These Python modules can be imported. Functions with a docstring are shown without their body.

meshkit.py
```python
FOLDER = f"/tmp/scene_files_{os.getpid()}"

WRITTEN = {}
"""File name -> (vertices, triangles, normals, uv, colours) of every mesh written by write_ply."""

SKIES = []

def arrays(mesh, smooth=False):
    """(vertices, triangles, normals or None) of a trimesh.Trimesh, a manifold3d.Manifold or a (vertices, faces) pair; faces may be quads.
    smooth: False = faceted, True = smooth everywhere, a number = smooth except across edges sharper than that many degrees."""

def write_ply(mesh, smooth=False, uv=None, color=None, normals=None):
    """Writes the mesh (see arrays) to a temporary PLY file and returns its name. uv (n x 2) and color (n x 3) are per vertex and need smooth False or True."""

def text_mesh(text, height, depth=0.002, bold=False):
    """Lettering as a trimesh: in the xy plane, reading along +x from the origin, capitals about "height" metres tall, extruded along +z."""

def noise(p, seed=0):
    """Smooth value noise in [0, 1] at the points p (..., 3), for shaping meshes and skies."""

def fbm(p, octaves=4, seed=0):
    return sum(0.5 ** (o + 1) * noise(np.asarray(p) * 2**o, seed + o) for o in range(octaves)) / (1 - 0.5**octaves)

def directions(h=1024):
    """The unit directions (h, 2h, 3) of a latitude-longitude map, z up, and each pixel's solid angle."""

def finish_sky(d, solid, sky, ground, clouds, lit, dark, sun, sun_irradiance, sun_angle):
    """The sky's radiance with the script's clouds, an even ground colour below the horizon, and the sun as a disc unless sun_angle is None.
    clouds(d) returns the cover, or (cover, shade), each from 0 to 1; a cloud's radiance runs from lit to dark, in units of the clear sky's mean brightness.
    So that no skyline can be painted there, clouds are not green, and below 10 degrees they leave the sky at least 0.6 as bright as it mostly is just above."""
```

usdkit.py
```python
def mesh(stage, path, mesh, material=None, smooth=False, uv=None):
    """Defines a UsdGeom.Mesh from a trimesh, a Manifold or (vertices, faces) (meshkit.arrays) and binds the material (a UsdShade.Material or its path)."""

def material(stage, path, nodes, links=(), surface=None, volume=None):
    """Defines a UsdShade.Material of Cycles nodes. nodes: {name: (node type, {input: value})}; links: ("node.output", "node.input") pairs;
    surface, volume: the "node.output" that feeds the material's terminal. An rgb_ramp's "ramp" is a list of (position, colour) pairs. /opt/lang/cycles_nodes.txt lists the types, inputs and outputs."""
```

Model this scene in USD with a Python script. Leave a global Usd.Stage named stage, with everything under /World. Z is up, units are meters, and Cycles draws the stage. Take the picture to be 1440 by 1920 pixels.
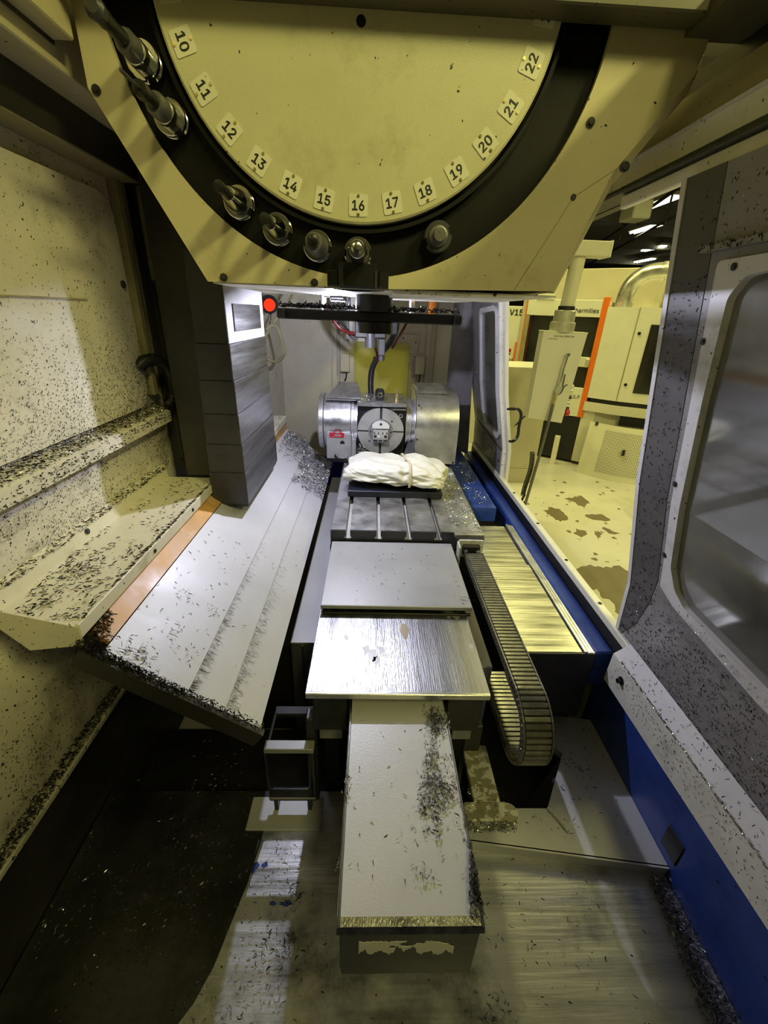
import math, random
import numpy as np, trimesh, shapely
from shapely.geometry import Polygon, Point, box as sbox
from shapely import affinity
from pxr import Usd, UsdGeom, UsdLux, UsdShade, Gf, Sdf
import usdkit, meshkit

stage = Usd.Stage.CreateInMemory()
UsdGeom.SetStageUpAxis(stage, UsdGeom.Tokens.z)
UsdGeom.SetStageMetersPerUnit(stage, 1.0)
UsdGeom.Xform.Define(stage, '/World'); UsdGeom.Scope.Define(stage, '/World/Looks')
RNG = np.random.default_rng(7)

# ------------------------------------------------------------------ camera
PITCH, YAW, ROLL = map(math.radians, (25.0, 2.2, 2.3))
Dv = np.array([math.sin(YAW)*math.cos(PITCH), math.cos(YAW)*math.cos(PITCH), -math.sin(PITCH)])
R0 = np.array([math.cos(YAW), -math.sin(YAW), 0]); U0 = np.cross(R0, Dv)
Rv = R0*math.cos(ROLL)+U0*math.sin(ROLL); Uv = -R0*math.sin(ROLL)+U0*math.cos(ROLL)
cam = UsdGeom.Camera.Define(stage, '/World/camera')
cam.CreateHorizontalApertureAttr(36.0); cam.CreateVerticalApertureAttr(48.0); cam.CreateFocalLengthAttr(20.0)
cam.CreateClippingRangeAttr(Gf.Vec2f(0.02, 200))
cam.CreateExposureAttr(0.0)
m4 = np.eye(4); m4[0, :3] = Rv; m4[1, :3] = Uv; m4[2, :3] = -Dv; m4[3, :3] = (0, 0, 1.65)
cam.AddTransformOp().Set(Gf.Matrix4d(*m4.ravel().tolist()))

# ------------------------------------------------------------------ lights
YEL = (1.0, 0.93, 0.33); WHITE = (0.80, 0.81, 1.0)
def rect_light(path, loc, w, h, inten, color, rot=(0, 0, 0)):
    l = UsdLux.RectLight.Define(stage, path)
    l.CreateWidthAttr(w); l.CreateHeightAttr(h); l.CreateIntensityAttr(inten); l.CreateColorAttr(Gf.Vec3f(*color))
    x = UsdGeom.Xformable(l); x.AddTranslateOp().Set(Gf.Vec3d(*loc)); x.AddRotateXYZOp().Set(Gf.Vec3f(*rot))
    return l
LAMP = (-0.135, 1.80, 1.668)           # the machine's own LED work lamp, tucked behind the magazine
LAMP_POWER = 6000.0
SHOP = 18.0                           # radiance of the shop's fluorescent fixtures

# ------------------------------------------------------------------ mesh helpers
def flip(m): m.invert(); return m
def box(x0, x1, y0, y1, z0, z1, c=0.0):
    if c <= 0:
        m = trimesh.creation.box(extents=(x1-x0, y1-y0, z1-z0)); m.apply_translation(((x0+x1)/2, (y0+y1)/2, (z0+z1)/2)); return m
    pts = []
    for X, sx in ((x0, 1), (x1, -1)):
        for Y, sy in ((y0, 1), (y1, -1)):
            for Z, sz in ((z0, 1), (z1, -1)):
                pts += [(X, Y+sy*c, Z+sz*c), (X+sx*c, Y, Z+sz*c), (X+sx*c, Y+sy*c, Z)]
    return trimesh.convex.convex_hull(np.array(pts))
def hull(pts): return trimesh.convex.convex_hull(np.array(pts, float))
def prism(poly, axis, a, b):
    """extrude a shapely polygon: axis y -> polygon is (x,z); x -> (y,z); z -> (x,y)"""
    if not isinstance(poly, (Polygon, shapely.geometry.MultiPolygon)): poly = Polygon(poly)
    out = []
    for g in getattr(poly, 'geoms', [poly]):
        m = trimesh.creation.extrude_polygon(g, b-a, engine='earcut')
        v = m.vertices.copy()
        if axis == 'z': m.vertices = v+[0, 0, a]
        elif axis == 'x': m.vertices = np.c_[v[:, 2]+a, v[:, 0], v[:, 1]]
        else:
            m.vertices = np.c_[v[:, 0], v[:, 2]+a, v[:, 1]]; m.invert()
        out.append(m)
    return join(out)
def join(ms): return ms[0] if len(ms) == 1 else trimesh.util.concatenate(ms)
def rrect(x0, x1, y0, y1, r, n=6): return sbox(x0+r, y0+r, x1-r, y1-r).buffer(r, quad_segs=n)
def lathe(profile, origin=(0, 0, 0), axis='z', n=32):
    """profile: (radius, height) pairs, low to high"""
    m = trimesh.creation.revolve(np.array(profile, float), sections=n)
    v = m.vertices.copy()
    if axis == 'y': m.vertices = np.c_[v[:, 0], v[:, 2], -v[:, 1]]
    elif axis == 'x': m.vertices = np.c_[v[:, 2], v[:, 0], v[:, 1]]
    if m.volume < 0: m.invert()
    m.apply_translation(origin); return m
def cyl(p0, p1, r, n=20):
    p0, p1 = np.array(p0, float), np.array(p1, float)
    return trimesh.creation.cylinder(radius=r, segment=np.array([p0, p1]), sections=n)
def smooth_path(pts, n=8):
    from scipy.interpolate import CubicSpline
    p = np.array(pts, float); t = np.r_[0, np.cumsum(np.linalg.norm(np.diff(p, axis=0), axis=1))]
    return CubicSpline(t, p)(np.linspace(0, t[-1], n*(len(p)-1)+1))
def tube(pts, r, n=10, sm=8):
    p = smooth_path(pts, sm) if sm else np.array(pts, float)
    t = np.gradient(p, axis=0); t /= np.linalg.norm(t, axis=1)[:, None]
    u = np.cross(t[0], (0.31, 0.17, 0.93)); u /= np.linalg.norm(u); rings = []
    a = np.linspace(0, 2*math.pi, n, endpoint=False)
    rr = np.broadcast_to(r, (len(p),))
    for k in range(len(p)):
        u = u-t[k]*(u@t[k]); u /= np.linalg.norm(u); w = np.cross(t[k], u)
        rings.append(p[k]+rr[k]*(np.cos(a)[:, None]*u+np.sin(a)[:, None]*w))
    v = np.vstack(rings+[p[:1], p[-1:]]); f = []; N = len(p)
    i = np.arange(n); j = (i+1) % n
    for k in range(N-1):
        f += [np.c_[k*n+i, k*n+j, (k+1)*n+j], np.c_[k*n+i, (k+1)*n+j, (k+1)*n+i]]
    f += [np.c_[j, i, np.full(n, N*n)], np.c_[(N-1)*n+i, (N-1)*n+j, np.full(n, N*n+1)]]
    return trimesh.Trimesh(v, np.vstack(f), process=False)
def T(m, loc=(0, 0, 0), rz=0.0, rx=0.0, ry=0.0):
    m = m.copy()
    for a, ax in ((rx, (1, 0, 0)), (ry, (0, 1, 0)), (rz, (0, 0, 1))):
        if a: m.apply_transform(trimesh.transformations.rotation_matrix(math.radians(a), ax))
    m.apply_translation(loc); return m
def screw(p, d, r=0.006, h=0.004):
    """domed screw head at p, facing direction d"""
    d = np.array(d, float)/np.linalg.norm(d); p = np.array(p, float)
    m = trimesh.creation.cylinder(radius=r, segment=np.array([p-d*0.002, p+d*h*0.6]), sections=14)
    m2 = trimesh.creation.cylinder(radius=r*0.6, segment=np.array([p+d*h*0.5, p+d*h]), sections=14)
    return join([m, m2])
def text(s, h, depth=0.002, bold=False, center=True):
    m = meshkit.text_mesh(s, h, depth, bold)
    if center: m.apply_translation((-(m.bounds[0, 0]+m.bounds[1, 0])/2, -h/2, 0))
    return m
def facing_cam(m, loc, spin=0.0):
    """text in xy -> stands in the xz plane facing -y, turned by spin degrees (counter-clockwise seen from the front)"""
    m = m.copy()
    m.apply_transform(trimesh.transformations.rotation_matrix(math.radians(spin), (0, 0, 1)))
    m.apply_transform(trimesh.transformations.rotation_matrix(math.pi/2, (1, 0, 0)))
    m.apply_translation(loc); return m

# ------------------------------------------------------------------ scene tree helpers
USED, LOC = {}, {}
def path_for(parent, name):
    k = USED.get((parent, name), 0); USED[(parent, name)] = k+1
    return f'{parent}/{name}' + (f'_{k:03d}' if k else '')
def tag(p, label=None, cat=None, group=None, kind=None):
    for k, v in (('label', label), ('category', cat), ('group', group), ('kind', kind)):
        if v: p.SetCustomDataByKey(k, v)
    return p
def thing(name, label, cat, loc=(0, 0, 0), rz=0.0, group=None, kind=None, local=False):
    pth = path_for('/World', name); x = UsdGeom.Xform.Define(stage, pth)
    x.AddTranslateOp().Set(Gf.Vec3d(*map(float, loc)))
    if rz: x.AddRotateZOp().Set(rz)
    LOC[pth] = None if local else np.array(loc, float)
    tag(x.GetPrim(), label, cat, group, kind); return pth
def part(parent, name, m, mat, smooth=35, label=None, kind=None):
    off = LOC.get(parent); v = m
    if off is not None and np.any(off): v = m.copy(); v.apply_translation(-off)
    pth = path_for(parent, name)
    p = usdkit.mesh(stage, pth, v, mat, smooth=smooth).GetPrim(); LOC[pth] = off
    tag(p, label, kind=kind); return pth
def solo(name, m, mat, label, cat=None, group=None, kind=None, smooth=35):
    pth = path_for('/World', name); b = m.bounds; loc = np.array([(b[0, 0]+b[1, 0])/2, (b[0, 1]+b[1, 1])/2, b[0, 2]])
    v = m.copy(); v.apply_translation(-loc)
    p = usdkit.mesh(stage, pth, v, mat, smooth=smooth); UsdGeom.Xformable(p).AddTranslateOp().Set(Gf.Vec3d(*loc.tolist()))
    LOC[pth] = loc; tag(p.GetPrim(), label, cat, group, kind); return pth
def struct(name, m, mat, label, smooth=35): return solo(name, m, mat, label, kind='structure', smooth=smooth)

# ------------------------------------------------------------------ materials
def M(name, col, rough=0.5, metal=0.0, var=0.12, vscale=6.0, stretch=(1, 1, 1), speck=0.0, sscale=90.0, scol=(0.012, 0.011, 0.01),
      grime=0.0, gscale=3.0, gcol=(0.03, 0.028, 0.02), bump=0.0, bscale=60.0, bstretch=(1, 1, 1), rvar=0.1, coat=0.0, aniso=0.0, spec=0.5, tang=None):
    n = {'g': ('geometry', {}), 'mp': ('mapping', {'mapping_type': 'point', 'scale': stretch}),
         'nz': ('noise_texture', {'scale': vscale, 'detail': 5.0, 'roughness': 0.6}),
         'r': ('rgb_ramp', {'ramp': [(0.3, tuple(c*(1-var) for c in col)), (0.7, tuple(min(1, c*(1+var)) for c in col))]}),
         'rr': ('map_range', {'from_min': 0.3, 'from_max': 0.7, 'to_min': max(0.03, rough-rvar), 'to_max': min(1, rough+rvar), 'clamp': True}),
         'p': ('principled_bsdf', {'metallic': metal, 'coat_weight': coat, 'coat_roughness': 0.15, 'specular_ior_level': spec, 'anisotropic': aniso})}
    l = [('g.position', 'mp.vector'), ('mp.vector', 'nz.vector'), ('nz.fac', 'r.fac'), ('nz.fac', 'rr.value'), ('rr.result', 'p.roughness')]
    c = 'r.color'
    if grime > 0:
        n['gn'] = ('noise_texture', {'scale': gscale, 'detail': 7.0, 'roughness': 0.68}); n['gr'] = ('rgb_ramp', {'ramp': [(0.62-0.25*grime, (0, 0, 0)), (0.80-0.15*grime, (1, 1, 1))]})
        n['gm'] = ('mix', {'color2': gcol}); l += [('g.position', 'gn.vector'), ('gn.fac', 'gr.fac'), ('gr.color', 'gm.fac'), (c, 'gm.color1')]; c = 'gm.color'
    if speck > 0:
        n['sn'] = ('noise_texture', {'scale': sscale, 'detail': 2.0, 'roughness': 0.55}); n['sr'] = ('rgb_ramp', {'ramp': [(0.74-0.16*speck, (0, 0, 0)), (0.77-0.16*speck, (1, 1, 1))]})
        n['sm'] = ('mix', {'color2': scol}); l += [('g.position', 'sn.vector'), ('sn.fac', 'sr.fac'), ('sr.color', 'sm.fac'), (c, 'sm.color1')]; c = 'sm.color'
    l.append((c, 'p.base_color'))
    if bump > 0:
        n['bm'] = ('mapping', {'mapping_type': 'point', 'scale': bstretch}); n['bn'] = ('noise_texture', {'scale': bscale, 'detail': 3.0}); n['b'] = ('bump', {'strength': bump, 'distance': 0.01})
        l += [('g.position', 'bm.vector'), ('bm.vector', 'bn.vector'), ('bn.fac', 'b.height'), ('b.normal', 'p.normal')]
    if tang:
        n['tg'] = ('tangent', {'direction_type': 'radial', 'axis': tang}); l.append(('tg.tangent', 'p.tangent'))
    return usdkit.material(stage, '/World/Looks/'+name, n, l, surface='p.BSDF')
def emit(name, col, s):
    return usdkit.material(stage, '/World/Looks/'+name, {'e': ('emission', {'color': col, 'strength': s})}, [], surface='e.emission')

CREAM = (0.56, 0.52, 0.40)
m_cream = M('cream_paint', CREAM, 0.42, speck=0.22, sscale=120, var=0.06, grime=0.25, gcol=(0.22, 0.19, 0.11), rvar=0.06)
m_cream_mag = M('magazine_paint', (0.56, 0.50, 0.32), 0.38, speck=0.10, sscale=70, var=0.05, grime=0.15, gcol=(0.28, 0.22, 0.10))
m_disc = M('disc_paint', (0.58, 0.55, 0.36), 0.34, speck=0.06, sscale=60, var=0.05, bump=0.12, bscale=500, grime=0.1, gcol=(0.34, 0.30, 0.16))
m_wall_dirty = M('wall_paint_dirty', (0.60, 0.56, 0.45), 0.38, speck=0.62, sscale=110, var=0.06, grime=0.35, gscale=4, gcol=(0.10, 0.09, 0.06))
m_wall_mid = M('wall_paint_spattered', (0.60, 0.56, 0.45), 0.36, speck=0.42, sscale=130, var=0.06, grime=0.22, gscale=4, gcol=(0.2, 0.17, 0.11))
m_wall_clean = M('wall_paint', (0.62, 0.58, 0.45), 0.33, speck=0.18, sscale=90, var=0.05, grime=0.22, gcol=(0.22, 0.19, 0.12))
m_dark_wall = M('oily_shaded_sheet', (0.030, 0.028, 0.024), 0.45, speck=0.3, var=0.3, grime=0.4, gcol=(0.008, 0.008, 0.008))
m_black = M('black_paint', (0.008, 0.008, 0.009), 0.35, var=0.2)
m_ring = M('ring_black', (0.006, 0.006, 0.006), 0.55, var=0.2, spec=0.2)
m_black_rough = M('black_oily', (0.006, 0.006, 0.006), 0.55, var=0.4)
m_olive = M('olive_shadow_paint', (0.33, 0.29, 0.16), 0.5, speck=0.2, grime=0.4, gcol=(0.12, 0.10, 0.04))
m_olive_shade = M('olive_shade_paint', (0.10, 0.092, 0.052), 0.5, speck=0.2)  # shade put into the colour of the top bar and roof strip
m_grey = M('grey_door_paint', (0.25, 0.24, 0.25), 0.42, speck=0.40, sscale=100, var=0.08, grime=0.45, gscale=3, gcol=(0.12, 0.115, 0.115))
m_door_shade = M('door_shade_sheet', (0.085, 0.082, 0.085), 0.42, speck=0.25, var=0.15, sscale=100)  # dark tone for the door face turned from the light
m_grey_clean = M('grey_trim_paint', (0.66, 0.65, 0.67), 0.40, speck=0.3, sscale=80, var=0.08, grime=0.2, gcol=(0.2, 0.19, 0.18))
m_tray = M('cream_tray_paint', (0.78, 0.77, 0.72), 0.42, speck=0.36, sscale=110, grime=0.3, gcol=(0.16, 0.15, 0.13))
m_stainless = M('stainless_cover', (0.36, 0.36, 0.37), 0.32, 1.0, var=0.10, vscale=3, stretch=(9, 0.5, 9), bump=0.14, bscale=420, bstretch=(1.0, 0.03, 1.0), rvar=0.08)
m_satin = M('satin_cover', (0.60, 0.60, 0.61), 0.45, 0.15, var=0.06, vscale=4, bump=0.05, bscale=200, rvar=0.05)
m_satin_dk = M('satin_grey_cover', (0.38, 0.38, 0.39), 0.42, 0.25, var=0.05, vscale=4, bump=0.05, bscale=200, rvar=0.05)
m_steel_cross = M('steel_cover_cross', (0.52, 0.51, 0.48), 0.30, 1.0, var=0.14, vscale=6, stretch=(0.4, 6, 6), bump=0.10, bscale=120, bstretch=(0.03, 1.0, 1.0), rvar=0.10)
m_pan_shade = M('pan_shade', (0.07, 0.07, 0.068), 0.30, 0.6, var=0.3, vscale=8, grime=0.5, gcol=(0.01, 0.01, 0.01))  # near-black steel tone, carries the shade on the pan's left
m_pan = M('pan_steel', (0.60, 0.60, 0.615), 0.36, 0.55, var=0.08, vscale=5, stretch=(0.6, 5, 5), bump=0.10, bscale=90, bstretch=(0.05, 1.0, 1.0), rvar=0.14, grime=0.5, gscale=3.5, gcol=(0.03, 0.03, 0.035), speck=0.15)
m_plate_white = M('cover_plate_light', (0.50, 0.50, 0.525), 0.46, 0.15, var=0.06, vscale=5, bump=0.03, bscale=160, rvar=0.08)
m_iron = M('cast_iron', (0.16, 0.16, 0.165), 0.45, 0.6, var=0.2, vscale=14, bump=0.08, bscale=220)
m_table = M('table_top_steel', (0.42, 0.42, 0.43), 0.42, 0.9, var=0.25, vscale=12, bump=0.08, bscale=180, grime=0.25, gscale=9, gcol=(0.10, 0.10, 0.10))
m_darksteel = M('dark_steel', (0.055, 0.055, 0.058), 0.42, 0.5, var=0.3, vscale=10)
m_chrome = M('chrome_steel', (0.72, 0.72, 0.73), 0.16, 1.0, var=0.05, rvar=0.05)
m_alu = M('aluminium_satin', (0.66, 0.66, 0.68), 0.30, 0.9, var=0.08, vscale=8, bump=0.03, bscale=90, rvar=0.08)
m_alu_rough = M('aluminium_wet', (0.58, 0.58, 0.60), 0.34, 0.85, var=0.12, vscale=9, rvar=0.16, bump=0.06, bscale=40)
m_chuck = M('chuck_steel', (0.52, 0.52, 0.51), 0.36, 0.7, var=0.10, vscale=10)
m_chuck_dk = M('chuck_hub_steel', (0.30, 0.30, 0.30), 0.36, 0.8, var=0.10)
m_block = M('bright_block', (0.78, 0.77, 0.74), 0.32, 0.4, var=0.06)
m_red = M('red_label_paint', (0.42, 0.015, 0.03), 0.35, var=0.15)
m_blue = M('blue_paint', (0.025, 0.06, 0.30), 0.35, var=0.2, vscale=7, speck=0.25, sscale=60, grime=0.3, gcol=(0.004, 0.01, 0.05))
m_orange_board = M('amber_board', (0.50, 0.27, 0.07), 0.42, var=0.22, vscale=9, grime=0.3, gscale=10, gcol=(0.62, 0.46, 0.30), speck=0.1)
m_cloth = M('cotton_cloth', (0.58, 0.57, 0.49), 0.85, var=0.06, vscale=14, bump=0.12, bscale=700, spec=0.2)
m_string = M('string', (0.58, 0.52, 0.36), 0.8)
m_rubber = M('rubber_hose', (0.012, 0.012, 0.013), 0.38, var=0.2)
m_redhose = M('red_hose', (0.10, 0.010, 0.008), 0.35, var=0.2)
m_chain = M('chain_plastic', (0.13, 0.125, 0.105), 0.24, 0.3, var=0.2, vscale=20, bump=0.04, bscale=90, coat=0.5)
m_brass = M('brass', (0.72, 0.60, 0.30), 0.28, 0.9, var=0.1)
m_chip = M('chip_steel', (0.58, 0.58, 0.59), 0.27, 1.0, var=0.35, vscale=60, rvar=0.15)
m_chip_mid = M('chip_steel_mixed', (0.26, 0.26, 0.262), 0.30, 1.0, var=0.75, vscale=90, rvar=0.15)
m_chip_dark = M('chip_steel_oily', (0.035, 0.033, 0.030), 0.30, 0.6, var=0.6, vscale=50, rvar=0.15)
m_plate_num = M('number_plate', (0.72, 0.70, 0.55), 0.4, var=0.05, speck=0.1)
m_ink = M('black_ink', (0.010, 0.010, 0.011), 0.5)
m_grey_ink = M('grey_ink', (0.10, 0.10, 0.10), 0.5)
m_peel_dark = None
m_floor = M('shop_floor', (0.60, 0.58, 0.52), 0.34, var=0.05, vscale=1.5, speck=0.22, sscale=14, scol=(0.22, 0.19, 0.12), grime=0.18, gscale=1.2, gcol=(0.42, 0.39, 0.30))
m_worn = M('worn_floor', (0.155, 0.125, 0.070), 0.42, var=0.12, vscale=8)
m_ceiling = M('ceiling_dark', (0.16, 0.155, 0.14), 0.8, var=0.2, vscale=0.6)
m_hallwall = M('hall_wall', (0.30, 0.29, 0.26), 0.8, var=0.1, vscale=0.5)
m_gf_white = M('machine_white', (0.74, 0.73, 0.62), 0.38, var=0.03)
m_gf_shade = M('machine_cream', (0.66, 0.64, 0.52), 0.42, var=0.04)
m_gf_orange = M('machine_orange', (0.80, 0.17, 0.012), 0.4, var=0.04)
m_gf_black = M('machine_black', (0.010, 0.010, 0.013), 0.45)
m_darkglass = M('dark_window', (0.020, 0.020, 0.018), 0.12, var=0.4, vscale=2.5, rvar=0.04)
m_beige_cab = M('beige_cabinet', (0.50, 0.46, 0.34), 0.45, var=0.04, grime=0.1, gcol=(0.3, 0.26, 0.16))
m_pend = M('pendant_panel', (0.62, 0.61, 0.58), 0.42, var=0.03)
m_post = M('post_steel', (0.60, 0.59, 0.52), 0.34, 0.5, var=0.06)
m_duct = M('galvanised_duct', (0.58, 0.57, 0.52), 0.32, 0.85, var=0.12, vscale=9)
m_screen = M('screen_glass', (0.04, 0.04, 0.04), 0.12)
m_tube = emit('fluorescent_tube', (1.0, 0.95, 0.62), 14.0)
m_redlamp = emit('red_lamp', (1.0, 0.05, 0.015), 1.1)
m_led = emit('led_panel', WHITE, 20.0)
m_orange_tip = M('orange_nozzle', (0.85, 0.25, 0.02), 0.4)
m_bulk = M('grey_block', (0.36, 0.36, 0.355), 0.45, 0.3, var=0.12, vscale=12)

def painted_peel(name, base, over, scale, lo, axis_scale=(1, 1, 1)):
    """one coat over another, worn through in sharp-edged flakes"""
    n = {'g': ('geometry', {}), 'mp': ('mapping', {'mapping_type': 'point', 'scale': axis_scale}), 'nz': ('noise_texture', {'scale': scale, 'detail': 6.0, 'roughness': 0.6}),
         'r': ('rgb_ramp', {'ramp': [(lo, base), (lo+0.012, over)]}), 'p': ('principled_bsdf', {'roughness': 0.5, 'metallic': 0.1})}
    return usdkit.material(stage, '/World/Looks/'+name, n, [('g.position', 'mp.vector'), ('mp.vector', 'nz.vector'), ('nz.fac', 'r.fac'), ('r.color', 'p.base_color')], surface='p.BSDF')
m_wet = painted_peel('wet_steel', (0.72, 0.71, 0.62), (0.34, 0.32, 0.20), 34, 0.47, (1, 1.3, 1))
def window_pane(name, tint, rough, fac):
    return usdkit.material(stage, '/World/Looks/'+name,
        {'t': ('transparent_bsdf', {'color': tint}), 'd': ('diffuse_bsdf', {'color': (0.20, 0.20, 0.18)}), 'g': ('glossy_bsdf', {'color': (0.9, 0.9, 0.9), 'roughness': rough}),
         'f': ('fresnel', {'IOR': 2.3}), 'ge': ('geometry', {}), 'nz': ('noise_texture', {'scale': 4.0, 'detail': 5.0}), 'r': ('map_range', {'from_min': 0.35, 'from_max': 0.7, 'to_min': fac*0.6, 'to_max': min(1, fac*1.5), 'clamp': True}),
         'm1': ('mix_closure', {}), 'm2': ('mix_closure', {})},
        [('ge.position', 'nz.vector'), ('nz.fac', 'r.value'), ('r.result', 'm1.fac'), ('t.BSDF', 'm1.closure1'), ('d.BSDF', 'm1.closure2'), ('f.fac', 'm2.fac'), ('m1.closure', 'm2.closure1'), ('g.BSDF', 'm2.closure2')], surface='m2.closure')
m_pane = window_pane('scratched_pane', (0.45, 0.46, 0.44), 0.07, 0.70)
m_pane_far = window_pane('far_pane', (0.70, 0.72, 0.66), 0.15, 0.45)
m_frost = usdkit.material(stage, '/World/Looks/yellow_pane', {'d': ('diffuse_bsdf', {'color': (0.62, 0.60, 0.30)}), 't': ('translucent_bsdf', {'color': (0.75, 0.74, 0.38)}), 'm': ('mix_closure', {'fac': 0.6})},
    [('d.BSDF', 'm.closure1'), ('t.BSDF', 'm.closure2')], surface='m.closure')
def perforated(name, col):
    n = {'g': ('texture_coordinate', {}), 'mp': ('mapping', {'mapping_type': 'point', 'scale': (1, 1, 1), 'rotation': (math.radians(90), 0, 0)}),
         'v': ('voronoi_texture', {'dimensions': '2D', 'scale': 62.0, 'randomness': 0.0}), 'r': ('rgb_ramp', {'ramp': [(0.27, (0.03, 0.03, 0.02)), (0.31, col)]}), 'p': ('principled_bsdf', {'roughness': 0.45})}
    return usdkit.material(stage, '/World/Looks/'+name, n, [('g.object', 'mp.vector'), ('mp.vector', 'v.vector'), ('v.distance', 'r.fac'), ('r.color', 'p.base_color')], surface='p.BSDF')
m_perf = perforated('perforated_sheet', (0.64, 0.62, 0.50))

# ------------------------------------------------------------------ metal chips
def chips(name, label, P, N, mat, L=(0.007, 0.018), W=0.0022, seed=0, align=None, spread=1.0, stand=0.4):
    """curled swarf ribbons lying at the points P on surfaces with normals N, one uncountable mass"""
    r = np.random.default_rng(seed); P = np.asarray(P, float); n = len(P); N = np.broadcast_to(np.asarray(N, float), (n, 3))
    a = r.normal(size=(n, 3)) if align is None else np.asarray(align, float)+spread*r.normal(size=(n, 3))
    a -= N*(a*N).sum(1)[:, None]; a /= np.linalg.norm(a, axis=1)[:, None]; b = np.cross(N, a)
    ln = r.uniform(*L, n)[:, None]; curl = r.uniform(-2.4, 2.4, n)[:, None]; S = 5
    s = np.linspace(-0.5, 0.5, S)
    ang = curl*s[None]
    X = np.cumsum(np.cos(ang), 1)/S; Y = np.cumsum(np.sin(ang), 1)/S; X -= X.mean(1)[:, None]; Y -= Y.mean(1)[:, None]
    tw = r.uniform(-0.9, 0.9, n)[:, None, None]; lift = np.abs(r.normal(0, stand*0.35, n))[:, None]
    wv = (N*np.cos(tw[:, 0])+b*np.sin(tw[:, 0]))[:, None]*W*r.uniform(0.6, 1.3, n)[:, None, None]
    taper = np.array([0.25, 0.9, 1, 0.9, 0.25])[None, :, None]
    C = P[:, None]+a[:, None]*(X*ln)[..., None]+b[:, None]*(Y*ln)[..., None]+N[:, None]*(np.maximum(0, s[None]+0.5)*ln*lift)[..., None]+N[:, None]*W*0.55
    V = np.stack([C-wv*taper*0.5, C+wv*taper*0.5], 2).reshape(n, S*2, 3)
    q = np.array([(2*k, 2*k+1, 2*k+3) for k in range(S-1)]+[(2*k, 2*k+3, 2*k+2) for k in range(S-1)])
    F = (q[None]+(np.arange(n)*S*2)[:, None, None]).reshape(-1, 3)
    m = trimesh.Trimesh(V.reshape(-1, 3), F, process=False)
    return solo(name, m, mat, label, 'metal chips', kind='stuff', smooth=False)
def on_rect(n, o, u, v, seed=0, dens=None):
    """n points on the parallelogram o + s u + t v, thinned by dens(s, t) in [0, 1]"""
    r = np.random.default_rng(seed); o, u, v = (np.array(q, float) for q in (o, u, v)); out = []
    while sum(map(len, out)) < n:
        s, t = r.random(4*n), r.random(4*n)
        if dens is not None: k = r.random(4*n) < dens(s, t); s, t = s[k], t[k]
        out.append(o+s[:, None]*u+t[:, None]*v)
    return np.vstack(out)[:n]
def blotch(scale, thr, seed=0, soft=0.12):
    return lambda s, t: np.clip((meshkit.fbm(np.stack([s*scale, t*scale, np.full_like(s, seed*3.1)], -1), 3, seed)-thr)/soft, 0, 1)
def clump(n, c, sx, sy, z, seed, rot=0.0):
    r = np.random.default_rng(seed); p = r.normal(size=(n, 2))*(sx, sy); a = math.radians(rot)
    p = np.c_[p[:, 0]*math.cos(a)-p[:, 1]*math.sin(a), p[:, 0]*math.sin(a)+p[:, 1]*math.cos(a)]
    rr = np.exp(-(p**2).sum(1)/(2*max(sx, sy)**2))
    return np.c_[p+np.array(c), z+r.random(n)*0.012*rr]

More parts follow.
